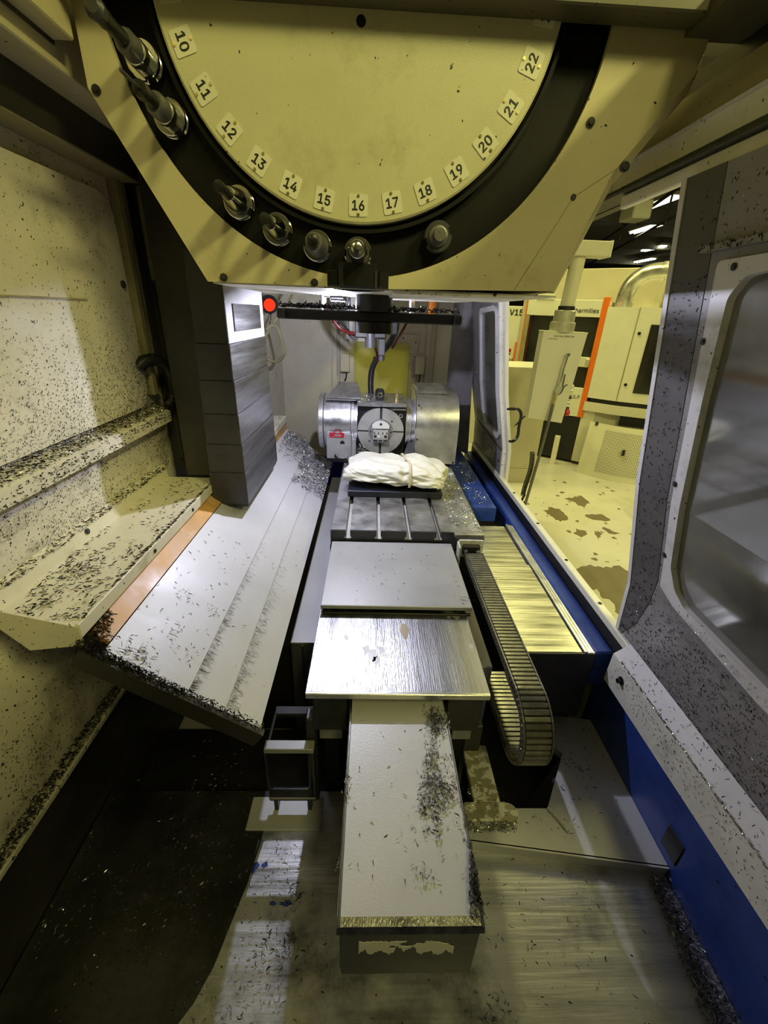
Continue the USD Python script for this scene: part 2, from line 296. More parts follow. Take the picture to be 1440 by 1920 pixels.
# ================================================================== THE SHOP (setting)
fl = struct('floor', box(-8, 22, -8, 36, -0.1, 0), m_floor, 'pale painted concrete shop floor with worn brown patches outside the machine door')
WORN = [[(1.75, 3.75), (1.83, 3.69), (1.84, 3.55), (1.81, 3.46), (1.73, 3.42), (1.70, 3.50), (1.66, 3.62)],
        [(2.0, 3.96), (2.1, 4.0), (2.2, 4.05), (2.21, 3.88), (2.15, 3.83), (2.11, 3.75), (2.06, 3.80), (2.07, 3.87)],
        [(2.02, 3.58), (2.1, 3.6), (2.2, 3.59), (2.22, 3.48), (2.16, 3.45), (2.09, 3.47), (2.03, 3.50)],
        [(1.81, 3.28), (1.89, 3.24), (1.85, 3.17), (1.79, 3.12), (1.77, 3.2)], [(2.07, 3.33), (2.16, 3.21), (2.11, 3.19), (2.06, 3.21)],
        [(1.99, 3.26), (2.0, 3.19), (1.93, 3.11), (1.94, 3.2)],
        [(1.48, 2.6), (1.56, 2.65), (1.63, 2.68), (1.74, 2.66), (1.89, 2.68), (1.90, 2.6), (1.86, 2.45), (1.75, 2.26), (1.63, 2.12), (1.57, 2.07), (1.57, 2.15), (1.60, 2.23), (1.55, 2.29), (1.56, 2.37), (1.50, 2.38), (1.45, 2.41), (1.49, 2.5)]]
for i, w in enumerate(WORN):
    p = Polygon(w).segmentize(0.035); r = np.random.default_rng(40+i); c = np.array(p.exterior.coords[:-1]); c += r.normal(0, 0.009, c.shape)
    part(fl, 'worn_patch', prism(Polygon(c).buffer(0), 'z', 0.0, 0.0015), m_worn, smooth=False)
r = np.random.default_rng(5); bits = []
for k in range(70):
    x, y = r.uniform(1.3, 2.7), r.uniform(2.0, 4.6); s = r.uniform(0.006, 0.028); a = r.uniform(0, 6.28, 6).cumsum()
    q = np.sort(r.uniform(0, 6.28, 7)); bits.append(prism(Polygon(np.c_[x+s*np.cos(q)*r.uniform(0.5, 1.3, 7), y+s*1.3*np.sin(q)*r.uniform(0.5, 1.2, 7)]).buffer(0.001), 'z', 0, 0.0012))
part(fl, 'floor_fleck', join(bits), m_worn, smooth=False, kind='stuff')
struct('ceiling', box(-8, 22, -8, 36, 4.6, 4.7), m_ceiling, 'dark shop ceiling above the machines')
struct('wall_far', box(-8, 22, 36, 36.2, 0, 4.6), m_hallwall, 'distant shop wall beyond the rows of ceiling lights')
struct('wall_right', box(22, 22.2, -8, 36, 0, 4.6), m_hallwall, 'shop wall on the far right side')
struct('wall_rear', box(-8, 22, -8.2, -8, 0, 4.6), m_hallwall, 'shop wall behind the machine end')
struct('wall_left', box(-8.2, -8, -8, 36, 0, 4.6), m_hallwall, 'shop wall far to the left of the machine')
for i, y in enumerate((7.0, 10.5, 14.5, 19.0, 24.0)):
    struct('trim', box(-8, 22, y-0.08, y+0.08, 4.25, 4.6), m_ceiling, f'dark steel roof beam across the shop ceiling, {["nearest", "second", "third", "fourth", "farthest"][i]} from the machine')
for i, (x, z) in enumerate(((3.5, 4.05), (4.6, 4.2))):
    solo('ceiling_pipe', cyl((x, 1, z), (x+7.5, 30, z), 0.035, 10), m_darksteel, ['thin dark pipe under the ceiling, nearer to the duct', 'thin dark pipe under the ceiling, beside the first lamp row'][i], 'pipe')
for i, (x, y) in enumerate(((5.1, 10.4), (5.8, 10.1), (5.35, 9.0))):
    solo('hanger_rod', cyl((x, y, 3.2+0.15*i), (x, y, 4.6), 0.02, 8), m_darksteel, f'dark hanger rod dropping from the ceiling, {["left", "right", "near"][i]} one of three', 'rod')
solo('junction_box', join([box(4.75, 5.1, 9.4, 9.9, 3.42, 3.72, 0.02), box(4.9, 4.95, 9.62, 9.68, 3.70, 4.6)]), m_gf_white, 'pale box hung under the ceiling left of the lamps', 'box')
def lamp_fixture(x, y, L, label, lit=True):
    t = thing('ceiling_light', label, 'ceiling light', (x, y, 4.3), group='fluorescent ceiling lights')
    part(t, 'housing', box(x-0.16, x+0.16, y-L/2-0.03, y+L/2+0.03, 4.36, 4.44, 0.01), m_gf_shade)
    for s in (-1, 1): part(t, 'tube', cyl((x+s*0.07, y-L/2, 4.33), (x+s*0.07, y+L/2, 4.33), 0.03, 10), m_tube)
    for s in (-1, 1): part(t, 'hanger', cyl((x, y+s*L*0.35, 4.44), (x, y+s*L*0.35, 4.6), 0.01, 6), m_darksteel)
    return t
for x, y, L, d in ((6.95, 12.45, 1.15, 'fluorescent ceiling light nearest the machine door'), (8.45, 15.7, 1.5, 'second fluorescent ceiling light from the machine door'),
                   (10.95, 19.4, 1.4, 'third fluorescent ceiling light from the machine door'), (12.7, 23.0, 1.5, 'farthest and smallest fluorescent ceiling light')):
    lamp_fixture(x, y, L, d)
# the shop's lamps near this machine (their light only: the fixtures are above and behind the view)
for i, (x, y, w, h, k) in enumerate(((0.9, -1.9, 0.5, 1.5, 1.7), (2.6, -1.2, 0.5, 1.5, 3.9), (-1.6, -2.4, 0.4, 1.4, 0.5), (4.0, 0.8, 0.5, 1.6, 0.5), (3.9, 5.0, 0.5, 1.6, 1.8), (1.6, 4.6, 0.5, 1.6, 1.5), (7.2, 6.0, 0.5, 2.0, 0.8), (-1.0, 5.0, 0.5, 1.6, 1.6), (7.5, 1.5, 0.5, 2.0, 0.8))):
    rect_light(f'/World/shop_lamp_{i:03d}', (x, y, 4.25), w, h, SHOP*k, YEL)

# ================================================================== MACHINE ENCLOSURE (setting)
XW = -0.79
wl = struct('wall_inner_left', box(-0.83, XW, -0.3, 1.66, 0.53, 2.4), m_wall_dirty, 'chip-spattered cream inner side panel of the machine with a long ledge')
# raised panel with a rounded corner, and its weld line
rp = rrect(-0.6, 1.53, 1.33, 1.93, 0.07)
part(wl, 'raised_panel', prism(rp, 'x', XW, XW+0.016), m_wall_mid, smooth=50)
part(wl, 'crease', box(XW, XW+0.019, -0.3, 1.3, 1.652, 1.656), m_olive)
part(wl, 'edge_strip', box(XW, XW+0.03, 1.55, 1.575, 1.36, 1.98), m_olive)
part(wl, 'edge_strip', box(XW, XW+0.012, 1.585, 1.60, 1.40, 1.98), m_dark_wall)
part(wl, 'ledge', hull([(XW, -0.3, 1.245), (XW, 1.60, 1.245), (XW+0.055, -0.3, 1.262), (XW+0.055, 1.585, 1.262), (XW, -0.3, 1.315), (XW, 1.60, 1.315), (XW+0.055, -0.3, 1.298), (XW+0.055, 1.585, 1.298)]), m_wall_dirty)
part(wl, 'screw', screw((XW+0.016, 1.50, 1.70), (1, 0, 0), 0.011, 0.008), m_darksteel)
part(wl, 'bottom_flange', box(XW-0.01, XW+0.03, -0.3, 1.2, 0.53, 0.548, 0.003), m_wall_dirty)
part(wl, 'skirt', box(-0.84, XW-0.005, -0.3, 1.66, 0.0, 0.53), m_dark_wall)  # dark colour stands in for the shade below the flange
struct('wall_outer_left', box(-0.87, -0.835, -0.3, 3.42, 0.0, 2.4), m_cream, 'outer skin of the machine on its left side')
struct('wall_light_blocker', join([box(-0.85, 0.0, -0.34, -0.30, 0, 1.95), box(0.0, 0.66, -0.34, -0.30, 0, 1.60), box(-0.85, 0.62, -0.34, -0.30, 2.2, 2.4)]), m_dark_wall, 'unseen panel added behind the viewer to keep shop light off the pan, with a gap beside it')  # unseen wall, shaped to hold the shop light off the pan
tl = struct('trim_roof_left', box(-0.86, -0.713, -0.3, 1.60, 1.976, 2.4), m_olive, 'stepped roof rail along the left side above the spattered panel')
part(tl, 'side_face', box(-0.713, -0.709, -0.3, 1.60, 1.980, 2.06), m_dark_wall)
part(tl, 'middle_step', box(-0.709, -0.633, -0.3, 1.58, 2.062, 2.4, 0.003), m_cream_mag)
part(tl, 'upper_step', box(-0.633, -0.590, -0.3, 1.145, 2.103, 2.4, 0.003), m_cream_mag)
part(tl, 'seal_line', box(-0.6335, -0.6290, -0.3, 1.145, 2.0965, 2.103), m_black)
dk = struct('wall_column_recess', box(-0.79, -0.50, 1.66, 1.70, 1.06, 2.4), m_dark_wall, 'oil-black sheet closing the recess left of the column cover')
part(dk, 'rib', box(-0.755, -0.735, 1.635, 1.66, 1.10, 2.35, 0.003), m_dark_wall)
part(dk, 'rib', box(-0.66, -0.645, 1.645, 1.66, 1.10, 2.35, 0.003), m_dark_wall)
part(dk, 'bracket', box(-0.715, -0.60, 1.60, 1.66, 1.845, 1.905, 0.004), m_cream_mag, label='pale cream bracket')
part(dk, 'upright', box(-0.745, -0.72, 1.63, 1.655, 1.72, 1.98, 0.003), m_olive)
# back wall
YB = 3.40
bw = struct('wall_back', prism(sbox(-0.70, 0.56, 0.60, 2.4).difference(rrect(-0.14, 0.273, 1.055, 1.452, 0.035)), 'y', YB, YB+0.03), m_wall_clean, 'cream sheet panel at the far end of the machine')
part(bw, 'flange', box(-0.305, -0.265, YB-0.02, YB, 0.75, 2.4, 0.004), m_wall_clean)
part(bw, 'flange', box(0.395, 0.43, YB-0.02, YB, 0.75, 2.4, 0.004), m_wall_clean)
part(bw, 'seam', box(-0.252, -0.247, YB-0.004, YB, 0.75, 2.4), m_olive)
part(bw, 'seam', box(0.46, 0.465, YB-0.004, YB, 0.75, 2.4), m_olive)
fr = sbox(-0.20, 0.98, 0.33, 1.512).difference(rrect(-0.14, 0.273, 1.055, 1.452, 0.035))
wn = struct('window_1', prism(fr, 'y', YB-0.016, YB), m_wall_clean, 'small rounded yellow-lit window in the far end panel')
part(wn, 'pane', prism(rrect(-0.145, 0.278, 1.05, 1.457, 0.035), 'y', YB-0.006, YB-0.003), m_frost, smooth=False)
for x, z in ((-0.185, 1.46), (-0.185, 1.06), (0.315, 1.46), (0.315, 1.36), (0.315, 1.06), (0.22, 1.487), (-0.05, 1.487)):
    part(wn, 'screw', screw((x, YB-0.016, z), (0, -1, 0), 0.006), m_darksteel)
for i, x in enumerate((-0.205, 0.353)):
    t = thing('limit_switch', ['small pale box on the end panel, left of the yellow window', 'small pale box on the end panel, right of the yellow window'][i], 'switch box', (x, YB, 1.25))
    part(t, 'body', box(x-0.034, x+0.034, YB-0.075, YB-0.02, 1.24, 1.37, 0.005), m_cream)
    part(t, 'back_plate', box(x-0.040, x+0.040, YB-0.02, YB, 1.235, 1.38), m_wall_clean)
    part(t, 'cable', tube([(x+0.005, YB-0.03, 1.24), (x+0.007, YB-0.03, 1.20), (x-0.005, YB-0.02, 1.17)], 0.005, 8), m_rubber)
struct('wall_corner_left', hull([(-0.80, 2.75, 0.9), (-0.675, 3.42, 0.9), (-0.83, 2.75, 0.9), (-0.83, 3.42, 0.9), (-0.80, 2.75, 2.4), (-0.675, 3.42, 2.4), (-0.83, 2.75, 2.4), (-0.83, 3.42, 2.4)]), m_wall_clean, 'pale angled corner panel at the far left end')
wr = struct('wall_corner_right', hull([(0.575, 3.40, 0.7), (0.575, 3.43, 0.7), (0.80, 3.37, 0.62), (0.80, 3.43, 0.62), (0.575, 3.40, 2.4), (0.575, 3.43, 2.4), (0.68, 3.30, 2.4), (0.68, 3.43, 2.4)]), m_grey, 'grey dirty panel between the far end and the far door')
struct('ceiling_machine', box(-0.86, 0.98, 1.92, 3.44, 2.4, 2.43), m_cream, 'roof sheet over the spindle side of the machine')
struct('wall_far_low', box(-0.85, 0.90, 3.38, 3.42, 0.0, 0.56), m_blue, 'blue base plate under the far end panel')

# header over the operator doors
hd = struct('trim_door_header', prism(Polygon([(0.695, 1.998), (0.688, 2.045), (0.80, 2.045), (0.80, 1.998)]), 'y', -0.3, 3.4), m_tray, 'speckled header rail above the sliding doors')
part(hd, 'upper_face', prism(Polygon([(0.690, 2.049), (0.70, 2.12), (0.80, 2.12), (0.80, 2.049)]), 'y', -0.3, 3.4), m_olive)
part(hd, 'rim', box(0.684, 0.70, -0.3, 3.4, 2.043, 2.051, 0.002), m_grey_clean)
part(hd, 'top_gap', box(0.72, 0.80, -0.3, 3.4, 2.12, 2.17), m_black)
part(hd, 'gap', box(0.725, 0.755, -0.3, 3.4, 1.965, 1.998), m_black)
part(hd, 'rail', box(0.66, 0.73, -0.3, 3.4, 1.967, 1.974, 0.001), m_darksteel)
part(hd, 'track', box(0.675, 0.695, -0.3, 1.42, 1.935, 1.965, 0.003), m_tray)
rs = struct('ceiling_front_strip', box(0.60, 0.98, -0.3, 1.16, 2.165, 2.2), m_olive_shade, 'roof strip at the upper right front, coloured dark olive for shade')
struct('trim_top_bar', box(-0.62, 0.70, 1.085, 1.143, 2.171, 2.25, 0.003), m_olive_shade, 'rail crossing the upper part of the tool magazine, coloured dark for shade')  # dark colour stands in for the shade on this rail

# sliding doors: leaning sheet panels with a bend
ZX = np.array([(0.50, 0.855), (0.90, 0.835), (1.245, 0.760), (1.89, 0.660), (2.3, 0.60)])
def xp(z): return np.interp(z, ZX[:, 0], ZX[:, 1])
def door_sheet(poly, t0, t1):
    out = []
    for a, b in ((0.3, 0.9), (0.9, 1.245), (1.245, 2.3)):
        g = poly.intersection(sbox(-5, a, 9, b))
        for q in getattr(g, 'geoms', [g]):
            if q.is_empty or q.area < 1e-7: continue
            m = prism(q, 'x', t0, t1); v = m.vertices.copy(); v[:, 0] += xp(v[:, 2]); m.vertices = v; out.append(m)
    return join(out)
def sliding_door(name, label, outer, glass, frame, edge_y, ytop):
    d = struct(name, door_sheet(Polygon(outer).difference(frame), 0, 0.012), m_grey, label, smooth=30)
    part(d, 'window_frame', door_sheet(frame.difference(glass), -0.012, 0.012), m_grey_clean, smooth=30)
    part(d, 'pane', door_sheet(glass.buffer(0.004), 0.004, 0.009), m_pane if name == 'door_1' else m_pane_far, smooth=False)
    return d
g1 = Polygon([(0.915, 1.50), (0.925, 1.08), (0.90, 1.025), (0.86, 1.000), (0.62, 0.985), (-0.15, 0.97), (-0.15, 1.745), (0.80, 1.742), (0.87, 1.735), (0.902, 1.70)]).buffer(-0.03).buffer(0.03, quad_segs=6)
f1 = Polygon([(0.955, 1.06), (0.958, 1.0), (0.90, 0.975), (0.62, 0.945), (-0.28, 0.93), (-0.28, 1.78), (0.947, 1.765)]).buffer(-0.012).buffer(0.012)
d1 = sliding_door('door_1', 'near sliding door with a scratched window, right of the chip tray', [(1.105, 1.93), (1.12, 0.9), (1.118, 0.56), (-0.3, 0.62), (-0.3, 1.93)], g1, f1, 1.11, 1.93)
part(d1, 'leading_edge', door_sheet(Polygon([(1.095, 1.93), (1.112, 1.93), (1.126, 0.9), (1.122, 0.55), (1.105, 0.55), (1.11, 0.9)]), -0.004, 0.05), m_grey_clean)
part(d1, 'inner_bend_shade', door_sheet(Polygon([(0.985, 1.93), (1.095, 1.93), (1.11, 0.9), (1.105, 0.70), (1.04, 0.80), (0.985, 1.0)]), -0.0015, 0.012), m_door_shade)  # band coloured dark in place of real shading on the bend
part(d1, 'chip_lip', door_sheet(Polygon([(0.4, 1.800), (1.0, 1.795), (1.0, 1.783), (0.4, 1.788)]), -0.016, 0.0), m_grey)
for y, z in ((0.945, 1.62), (0.95, 1.30), (0.953, 1.10), (0.90, 1.752)):
    part(d1, 'screw', screw((xp(z)-0.012, y, z), (-1, 0, -0.15), 0.007), m_darksteel)
g2 = Polygon([(3.02, 1.67), (2.64, 1.685), (2.645, 1.0), (2.70, 0.965), (3.0, 0.965), (3.06, 1.03)]).buffer(-0.03).buffer(0.03)
f2 = g2.buffer(0.028)
d2 = sliding_door('door_2', 'far sliding door standing open, with a narrow window', [(2.602, 1.93), (2.602, 0.70), (2.612, 0.60), (3.42, 0.50), (3.42, 1.93)], g2, f2, 2.6, 1.93)
part(d2, 'leading_edge', door_sheet(Polygon([(2.578, 1.93), (2.600, 1.93), (2.605, 0.70), (2.583, 0.70)]), -0.004, 0.026), m_grey_clean)
part(d2, 'outer_skin', door_sheet(Polygon([(2.560, 1.93), (2.578, 1.93), (2.583, 0.66), (2.565, 0.66)]), 0.026, 0.046), m_gf_shade)
part(d2, 'lower_rib', door_sheet(Polygon([(2.602, 0.887), (3.30, 0.92), (3.30, 0.912), (2.602, 0.879)]), -0.004, 0.0), m_darksteel)
for y, z in ((2.66, 0.70), (3.25, 0.62), (2.66, 0.80)):
    part(d2, 'screw', screw((xp(z)-0.001, y, z), (-1, 0, -0.1), 0.012), m_darksteel)
hp_ = part(d2, 'handle', tube([(0.850, 2.57, 1.155), (0.885, 2.57, 1.153), (0.900, 2.57, 1.135), (0.904, 2.57, 1.05), (0.904, 2.57, 0.985), (0.890, 2.57, 0.962), (0.860, 2.57, 0.958)], 0.009, 10), m_black, label='black bow handle on the outer side')
for z in (1.155, 0.958): part(hp_, 'mount', box(xp(z)+0.03, 0.865, 2.562, 2.578, z-0.008, z+0.008, 0.002), m_black)
# sill and blue base of the operator side
sl = struct('trim_sill', box(0.832, 0.862, 1.0, 3.4, 0.69, 0.720, 0.003), m_gf_white, 'long white door sill beside the blue base')
part(sl, 'channel_face', box(0.833, 0.858, 1.0, 3.4, 0.60, 0.69), m_black_rough)
part(sl, 'skirt', box(0.858, 0.866, -0.3, 3.4, 0.0, 0.69), m_gf_shade)
for y in (1.25, 1.55, 1.9, 2.3): part(sl, 'screw', screw((0.848, y, 0.72), (0, 0, 1), 0.007), m_darksteel)
bb = struct('wall_blue_base', box(0.846, 0.857, -0.3, 1.15, 0.2, 0.62), m_blue, 'blue painted base side below the chip tray')
part(bb, 'rail', box(0.772, 0.834, 1.08, 3.38, 0.50, 0.645, 0.006), m_blue)
part(bb, 'opening', box(0.842, 0.846, 0.62, 0.68, 0.33, 0.41, 0.001), m_black)

# ================================================================== MACHINE BED AND COVERS
pn = thing('chip_pan', 'brushed steel chip pan floor, coloured dark for shade on its left side', 'chip pan', (0, 0.4, 0.2))
part(pn, 'floor_plate', box(-0.785, 0.846, -0.29, 0.72, 0.20, 0.26), m_pan)
part(pn, 'shade_film', prism(Polygon([(-0.785, -0.28), (-0.785, 0.86), (-0.285, 0.86), (-0.288, 0.72), (-0.30, 0.62), (-0.318, 0.54), (-0.335, 0.46), (-0.36, 0.40), (-0.40, 0.345), (-0.46, 0.30), (-0.50, 0.22), (-0.49, 0.1), (-0.55, -0.05), (-0.52, -0.28)]).buffer(0.02).buffer(-0.02), 'z', 0.26, 0.2612), m_pan_shade, smooth=False, label='dark film painted as shade over the left of the floor')  # painted shade: darkens the floor left of the lit strip
for k, (x, y, sx, sy) in enumerate(((-0.295, 0.655, 0.02, 0.018), (-0.265, 0.660, 0.012, 0.008), (-0.225, 0.575, 0.012, 0.006), (-0.19, 0.575, 0.022, 0.007))):
    q = np.random.default_rng(70+k); a = np.linspace(0, 6.28, 15)[:-1]
    part(pn, 'blue_smear', prism(Polygon(np.c_[x+sx*np.cos(a)*q.uniform(0.5, 1.1, 14), y+sy*np.sin(a)*q.uniform(0.5, 1.1, 14)]), 'z', 0.2601, 0.2606), m_blue, smooth=False)
part(pn, 'floor_plate', box(-0.785, -0.02, 0.72, 0.86, 0.20, 0.26), m_pan)
part(pn, 'floor_plate', box(-0.785, -0.02, 0.86, 1.19, 0.05, 0.12), m_black_rough, label='sunken floor coloured black for lack of light')  # black colour paints this hollow as unlit
part(pn, 'floor_plate', box(-0.02, 0.846, 0.72, 1.30, 0.10, 0.16), m_black_rough, label='sunken floor coloured black for lack of light')
part(pn, 'sloped_plate', prism(Polygon([(0.25, 0.705), (0.845, 0.632), (0.845, 1.10), (0.70, 1.12), (0.615, 1.03), (0.685, 0.965), (0.565, 0.785), (0.43, 0.785), (0.25, 0.80)]), 'z', 0.272, 0.300), m_satin)
part(pn, 'weld', tube([(0.565, 0.785, 0.30), (0.58, 0.76, 0.302), (0.60, 0.72, 0.30)], 0.006, 8), m_satin)
part(pn, 'front_lip', hull([(0.25, 0.705, 0.26), (0.25, 0.700, 0.30), (0.845, 0.632, 0.26), (0.845, 0.627, 0.30), (0.25, 0.708, 0.30), (0.845, 0.635, 0.30)]), m_satin)
part(pn, 'gusset', hull([(0.60, 0.78, 0.272), (0.68, 0.96, 0.272), (0.56, 0.88, 0.15), (0.52, 0.80, 0.15), (0.605, 0.78, 0.268), (0.675, 0.965, 0.268)]), m_iron)
part(pn, 'cross_step', box(-0.34, -0.12, 0.745, 0.84, 0.255, 0.266, 0.002), m_plate_white)

bd = thing('machine_bed', 'dark cast machine bed under the table and cover plates', 'machine base', (0.08, 1.6, 0.0))
part(bd, 'bed_block', box(-0.145, 0.34, 1.16, 2.95, 0.05, 0.735), m_darksteel)
part(bd, 'side_block', box(-0.272, -0.146, 1.20, 2.9, 0.10, 0.560, 0.003), m_iron)
part(bd, 'side_block_lit_top', box(-0.272, -0.146, 1.20, 2.9, 0.560, 0.563), m_plate_white)  # pale sheet paints the lamplight on top of the dark block
part(bd, 'side_rib', box(-0.232, -0.226, 1.192, 1.20, 0.15, 0.555), m_darksteel)
part(bd, 'right_saddle', box(0.345, 0.40, 1.0, 2.3, 0.40, 0.655, 0.003), m_plate_white)
part(bd, 'outer_block', box(-0.42, -0.275, 1.25, 2.9, 0.05, 0.50), m_black_rough)
part(bd, 'upright', box(-0.163, -0.135, 0.83, 0.87, 0.16, 0.625, 0.004), m_darksteel)
for x0, x1 in ((-0.138, -0.045), (0.222, 0.318)): part(bd, 'saddle_cheek', box(x0, x1, 0.815, 0.865, 0.60, 0.748, 0.003), m_darksteel)
part(bd, 'saddle_block', box(-0.138, 0.318, 0.865, 1.16, 0.60, 0.748, 0.003), m_darksteel)
for x0, x1 in ((-0.128, -0.062), (0.255, 0.312)):
    part(bd, 'foot_pad', box(x0, x1, 0.845, 0.97, 0.525, 0.60, 0.003), m_bulk)
    part(bd, 'pad_post', box(x0+0.012, x1-0.012, 0.87, 0.97, 0.10, 0.525), m_black_rough)
fx = thing('support_frame', 'dark open steel frame with pale edges left of the long cover', 'frame', (-0.21, 0.87, 0.12))
part(fx, 'top_rail', box(-0.276, -0.138, 0.795, 0.825, 0.530, 0.548, 0.002), m_bulk)
part(fx, 'bottom_rail', box(-0.276, -0.138, 0.795, 0.825, 0.318, 0.334, 0.002), m_darksteel)
part(fx, 'bottom_edge', box(-0.276, -0.138, 0.792, 0.795, 0.331, 0.336), m_bulk)
part(fx, 'rear_rail', box(-0.276, -0.138, 0.925, 0.955, 0.515, 0.530, 0.002), m_black_rough)
for x in (-0.276, -0.144):
    part(fx, 'side_rail', box(x, x+0.006, 0.795, 0.825, 0.334, 0.530), m_darksteel)
    part(fx, 'depth_rail', box(x, x+0.008, 0.825, 0.955, 0.515, 0.528), m_black_rough)
for x in (-0.265, -0.165): part(fx, 'leg', box(x, x+0.012, 0.800, 0.822, 0.26, 0.318), m_darksteel)

# long narrow cover in front
lc = thing('long_way_cover', 'long narrow grey steel way cover pointing at the viewer, chips on its right edge', 'way cover', (0.087, 0.6, 0.548))
part(lc, 'top_plate', box(-0.038, 0.213, 0.364, 0.860, 0.711, 0.720, 0.002), m_satin)
part(lc, 'rolled_end', hull([(-0.038, 0.367, 0.720), (0.213, 0.367, 0.720), (-0.038, 0.354, 0.716), (0.213, 0.354, 0.716), (-0.038, 0.348, 0.705), (0.213, 0.348, 0.705), (-0.038, 0.367, 0.705), (0.213, 0.367, 0.705)]), m_stainless)
for x in (-0.037, 0.2075): part(lc, 'edge_fold', box(x, x+0.0048, 0.352, 0.860, 0.715, 0.7232, 0.0015), m_stainless)
part(lc, 'body', box(-0.0335, 0.2085, 0.358, 0.860, 0.552, 0.711), m_darksteel)
part(lc, 'front_face', box(-0.0316, 0.2065, 0.3505, 0.358, 0.550, 0.705, 0.002), m_darksteel)
r = np.random.default_rng(3); top, bot = [], []
for k, x in enumerate(np.linspace(0.0, 0.166, 60)):
    f = k*40/60
    top.append((x, 0.675-0.009*(20 < f < 27)-0.018*((f-28)/11 if f > 28 else 0)**2+r.normal(0, 0.0013)))
    bot.append((x, 0.638-0.006*(f > 30)+0.013*(15 < f < 24)+0.006*math.sin(f*0.9)+r.normal(0, 0.003)))
pt = Polygon(top+bot[::-1]).buffer(0)
pt = pt.difference(affinity.scale(Point(0.084, 0.666).buffer(0.011, quad_segs=3), 1.3, 0.8)).difference(Point(0.058, 0.657).buffer(0.006)).buffer(-0.0005).buffer(0.0005)
part(lc, 'paint_remnant', prism(pt, 'y', 0.3492, 0.3505), M('old_paint', (0.72, 0.71, 0.65), 0.55, var=0.06), label='patch of old pale paint left on the dark end face', smooth=False)

# plates on the table's slideway
up = thing('table_cover_plate', 'matt grey cover plate directly before the slotted table, upper of two', 'cover plate', (0.09, 1.3, 0.765))
part(up, 'plate', box(-0.148, 0.342, 1.118, 1.535, 0.790, 0.797, 0.002), m_satin_dk)
part(up, 'front_lip', box(-0.148, 0.342, 1.112, 1.121, 0.783, 0.7972, 0.002), m_satin_dk)
for x in (-0.148, 0.335): part(up, 'side_fold', box(x, x+0.007, 1.12, 1.535, 0.768, 0.796, 0.002), m_satin)
part(up, 'wiper', box(-0.143, 0.337, 1.106, 1.114, 0.766, 0.774, 0.001), m_rubber)
lo = thing('table_cover_plate', 'shiny brushed and scratched cover plate, lower of two before the table', 'cover plate', (0.085, 0.97, 0.75))
part(lo, 'plate', box(-0.152, 0.326, 0.797, 1.16, 0.757, 0.766, 0.0015), m_stainless)
part(lo, 'front_lip', box(-0.152, 0.326, 0.790, 0.799, 0.748, 0.7665, 0.002), m_alu)
q = np.random.default_rng(9); a = np.linspace(0, 6.28, 14)[:-1]
part(lo, 'coolant_stain', prism(affinity.scale(Polygon(np.c_[0.118+0.018*np.cos(a)*q.uniform(0.7, 1.1, 13), 1.035+0.045*np.sin(a)*q.uniform(0.75, 1.1, 13)]), 0.8, 0.8), 'z', 0.766, 0.7665), M('dried_stain', (0.42, 0.35, 0.27), 0.4, 0.2), label='brown dried stain', smooth=False)
for k, (x, y, s) in enumerate(((0.0, 0.95, 1.0), (0.02, 0.93, 1.3), (0.045, 0.95, 0.9), (0.268, 1.12, 1.5), (0.29, 1.11, 1.0), (-0.06, 1.0, 0.6), (0.03, 0.91, 0.9), (0.31, 0.97, 0.7))):
    a = np.linspace(0, 6.28, 17)[:-1]
    part(lo, 'coolant_stain', prism(Polygon(np.c_[x+0.012*s*np.cos(a)*q.uniform(0.4, 1.2, 16), y+0.020*s*np.sin(a)*q.uniform(0.4, 1.2, 16)]).buffer(0.0005), 'z', 0.766, 0.7664), usdkit.UsdShade.Material.Get(stage, '/World/Looks/film_stain') if k else M('film_stain', (0.50, 0.50, 0.50), 0.5, 0.4), smooth=False)
for i in range(5): part(lo, 'rear_roller', cyl((-0.03+0.05*i, 0.825, 0.742), (0.005+0.05*i, 0.825, 0.742), 0.005, 10), m_darksteel)

# table with T slots
tb = thing('machine_table', 'machine table with four T slots under the cloth bundle', 'machine table', (0.10, 2.1, 0.735))
sec = sbox(-0.153, 0.775, 0.352, 0.84)
for x in (-0.085, 0.041, 0.165, 0.289):
    sec = sec.difference(sbox(x-0.009, 0.812, x+0.009, 0.85)).difference(sbox(x-0.016, 0.800, x+0.016, 0.814))
part(tb, 'slotted_top', prism(sec, 'y', 1.556, 2.85), m_table, smooth=False)
for x in (-0.085, 0.041, 0.165, 0.289):
    part(tb, 'slot_floor_lit', box(x-0.0155, x+0.0155, 1.558, 2.2, 0.8002, 0.8008), m_block)  # white colour stands in for lamplight falling into the slots
part(tb, 'front_face', join([prism(sec.intersection(sbox(-0.152, 0.775, 0.351, 0.8385)), 'y', 1.550, 1.556)]), m_darksteel, smooth=False)
part(tb, 'front_rail', box(-0.158, 0.356, 1.540, 1.60, 0.735, 0.7745, 0.003), m_darksteel)
for x in (-0.08, 0.04, 0.16, 0.345): part(tb, 'bolt', cyl((x, 1.542, 0.765), (x, 1.530, 0.765), 0.007, 12), m_black)
part(tb, 'side_apron', box(-0.158, -0.1535, 1.57, 2.85, 0.735, 0.83), m_iron)
ex = thing('splash_plate', 'chip-covered steel side tray along the right of the slotted table', 'side tray', (0.42, 1.95, 0.735))
part(ex, 'top_plate', box(0.3535, 0.478, 1.545, 2.75, 0.822, 0.836, 0.002), m_table)
part(ex, 'side_plate', box(0.468, 0.478, 1.545, 2.75, 0.735, 0.822), m_darksteel)
part(ex, 'end_plate', box(0.3585, 0.478, 1.538, 1.548, 0.760, 0.824, 0.002), m_darksteel)
part(ex, 'blue_base', box(0.478, 0.70, 2.12, 3.3, 0.62, 0.70), m_blue)
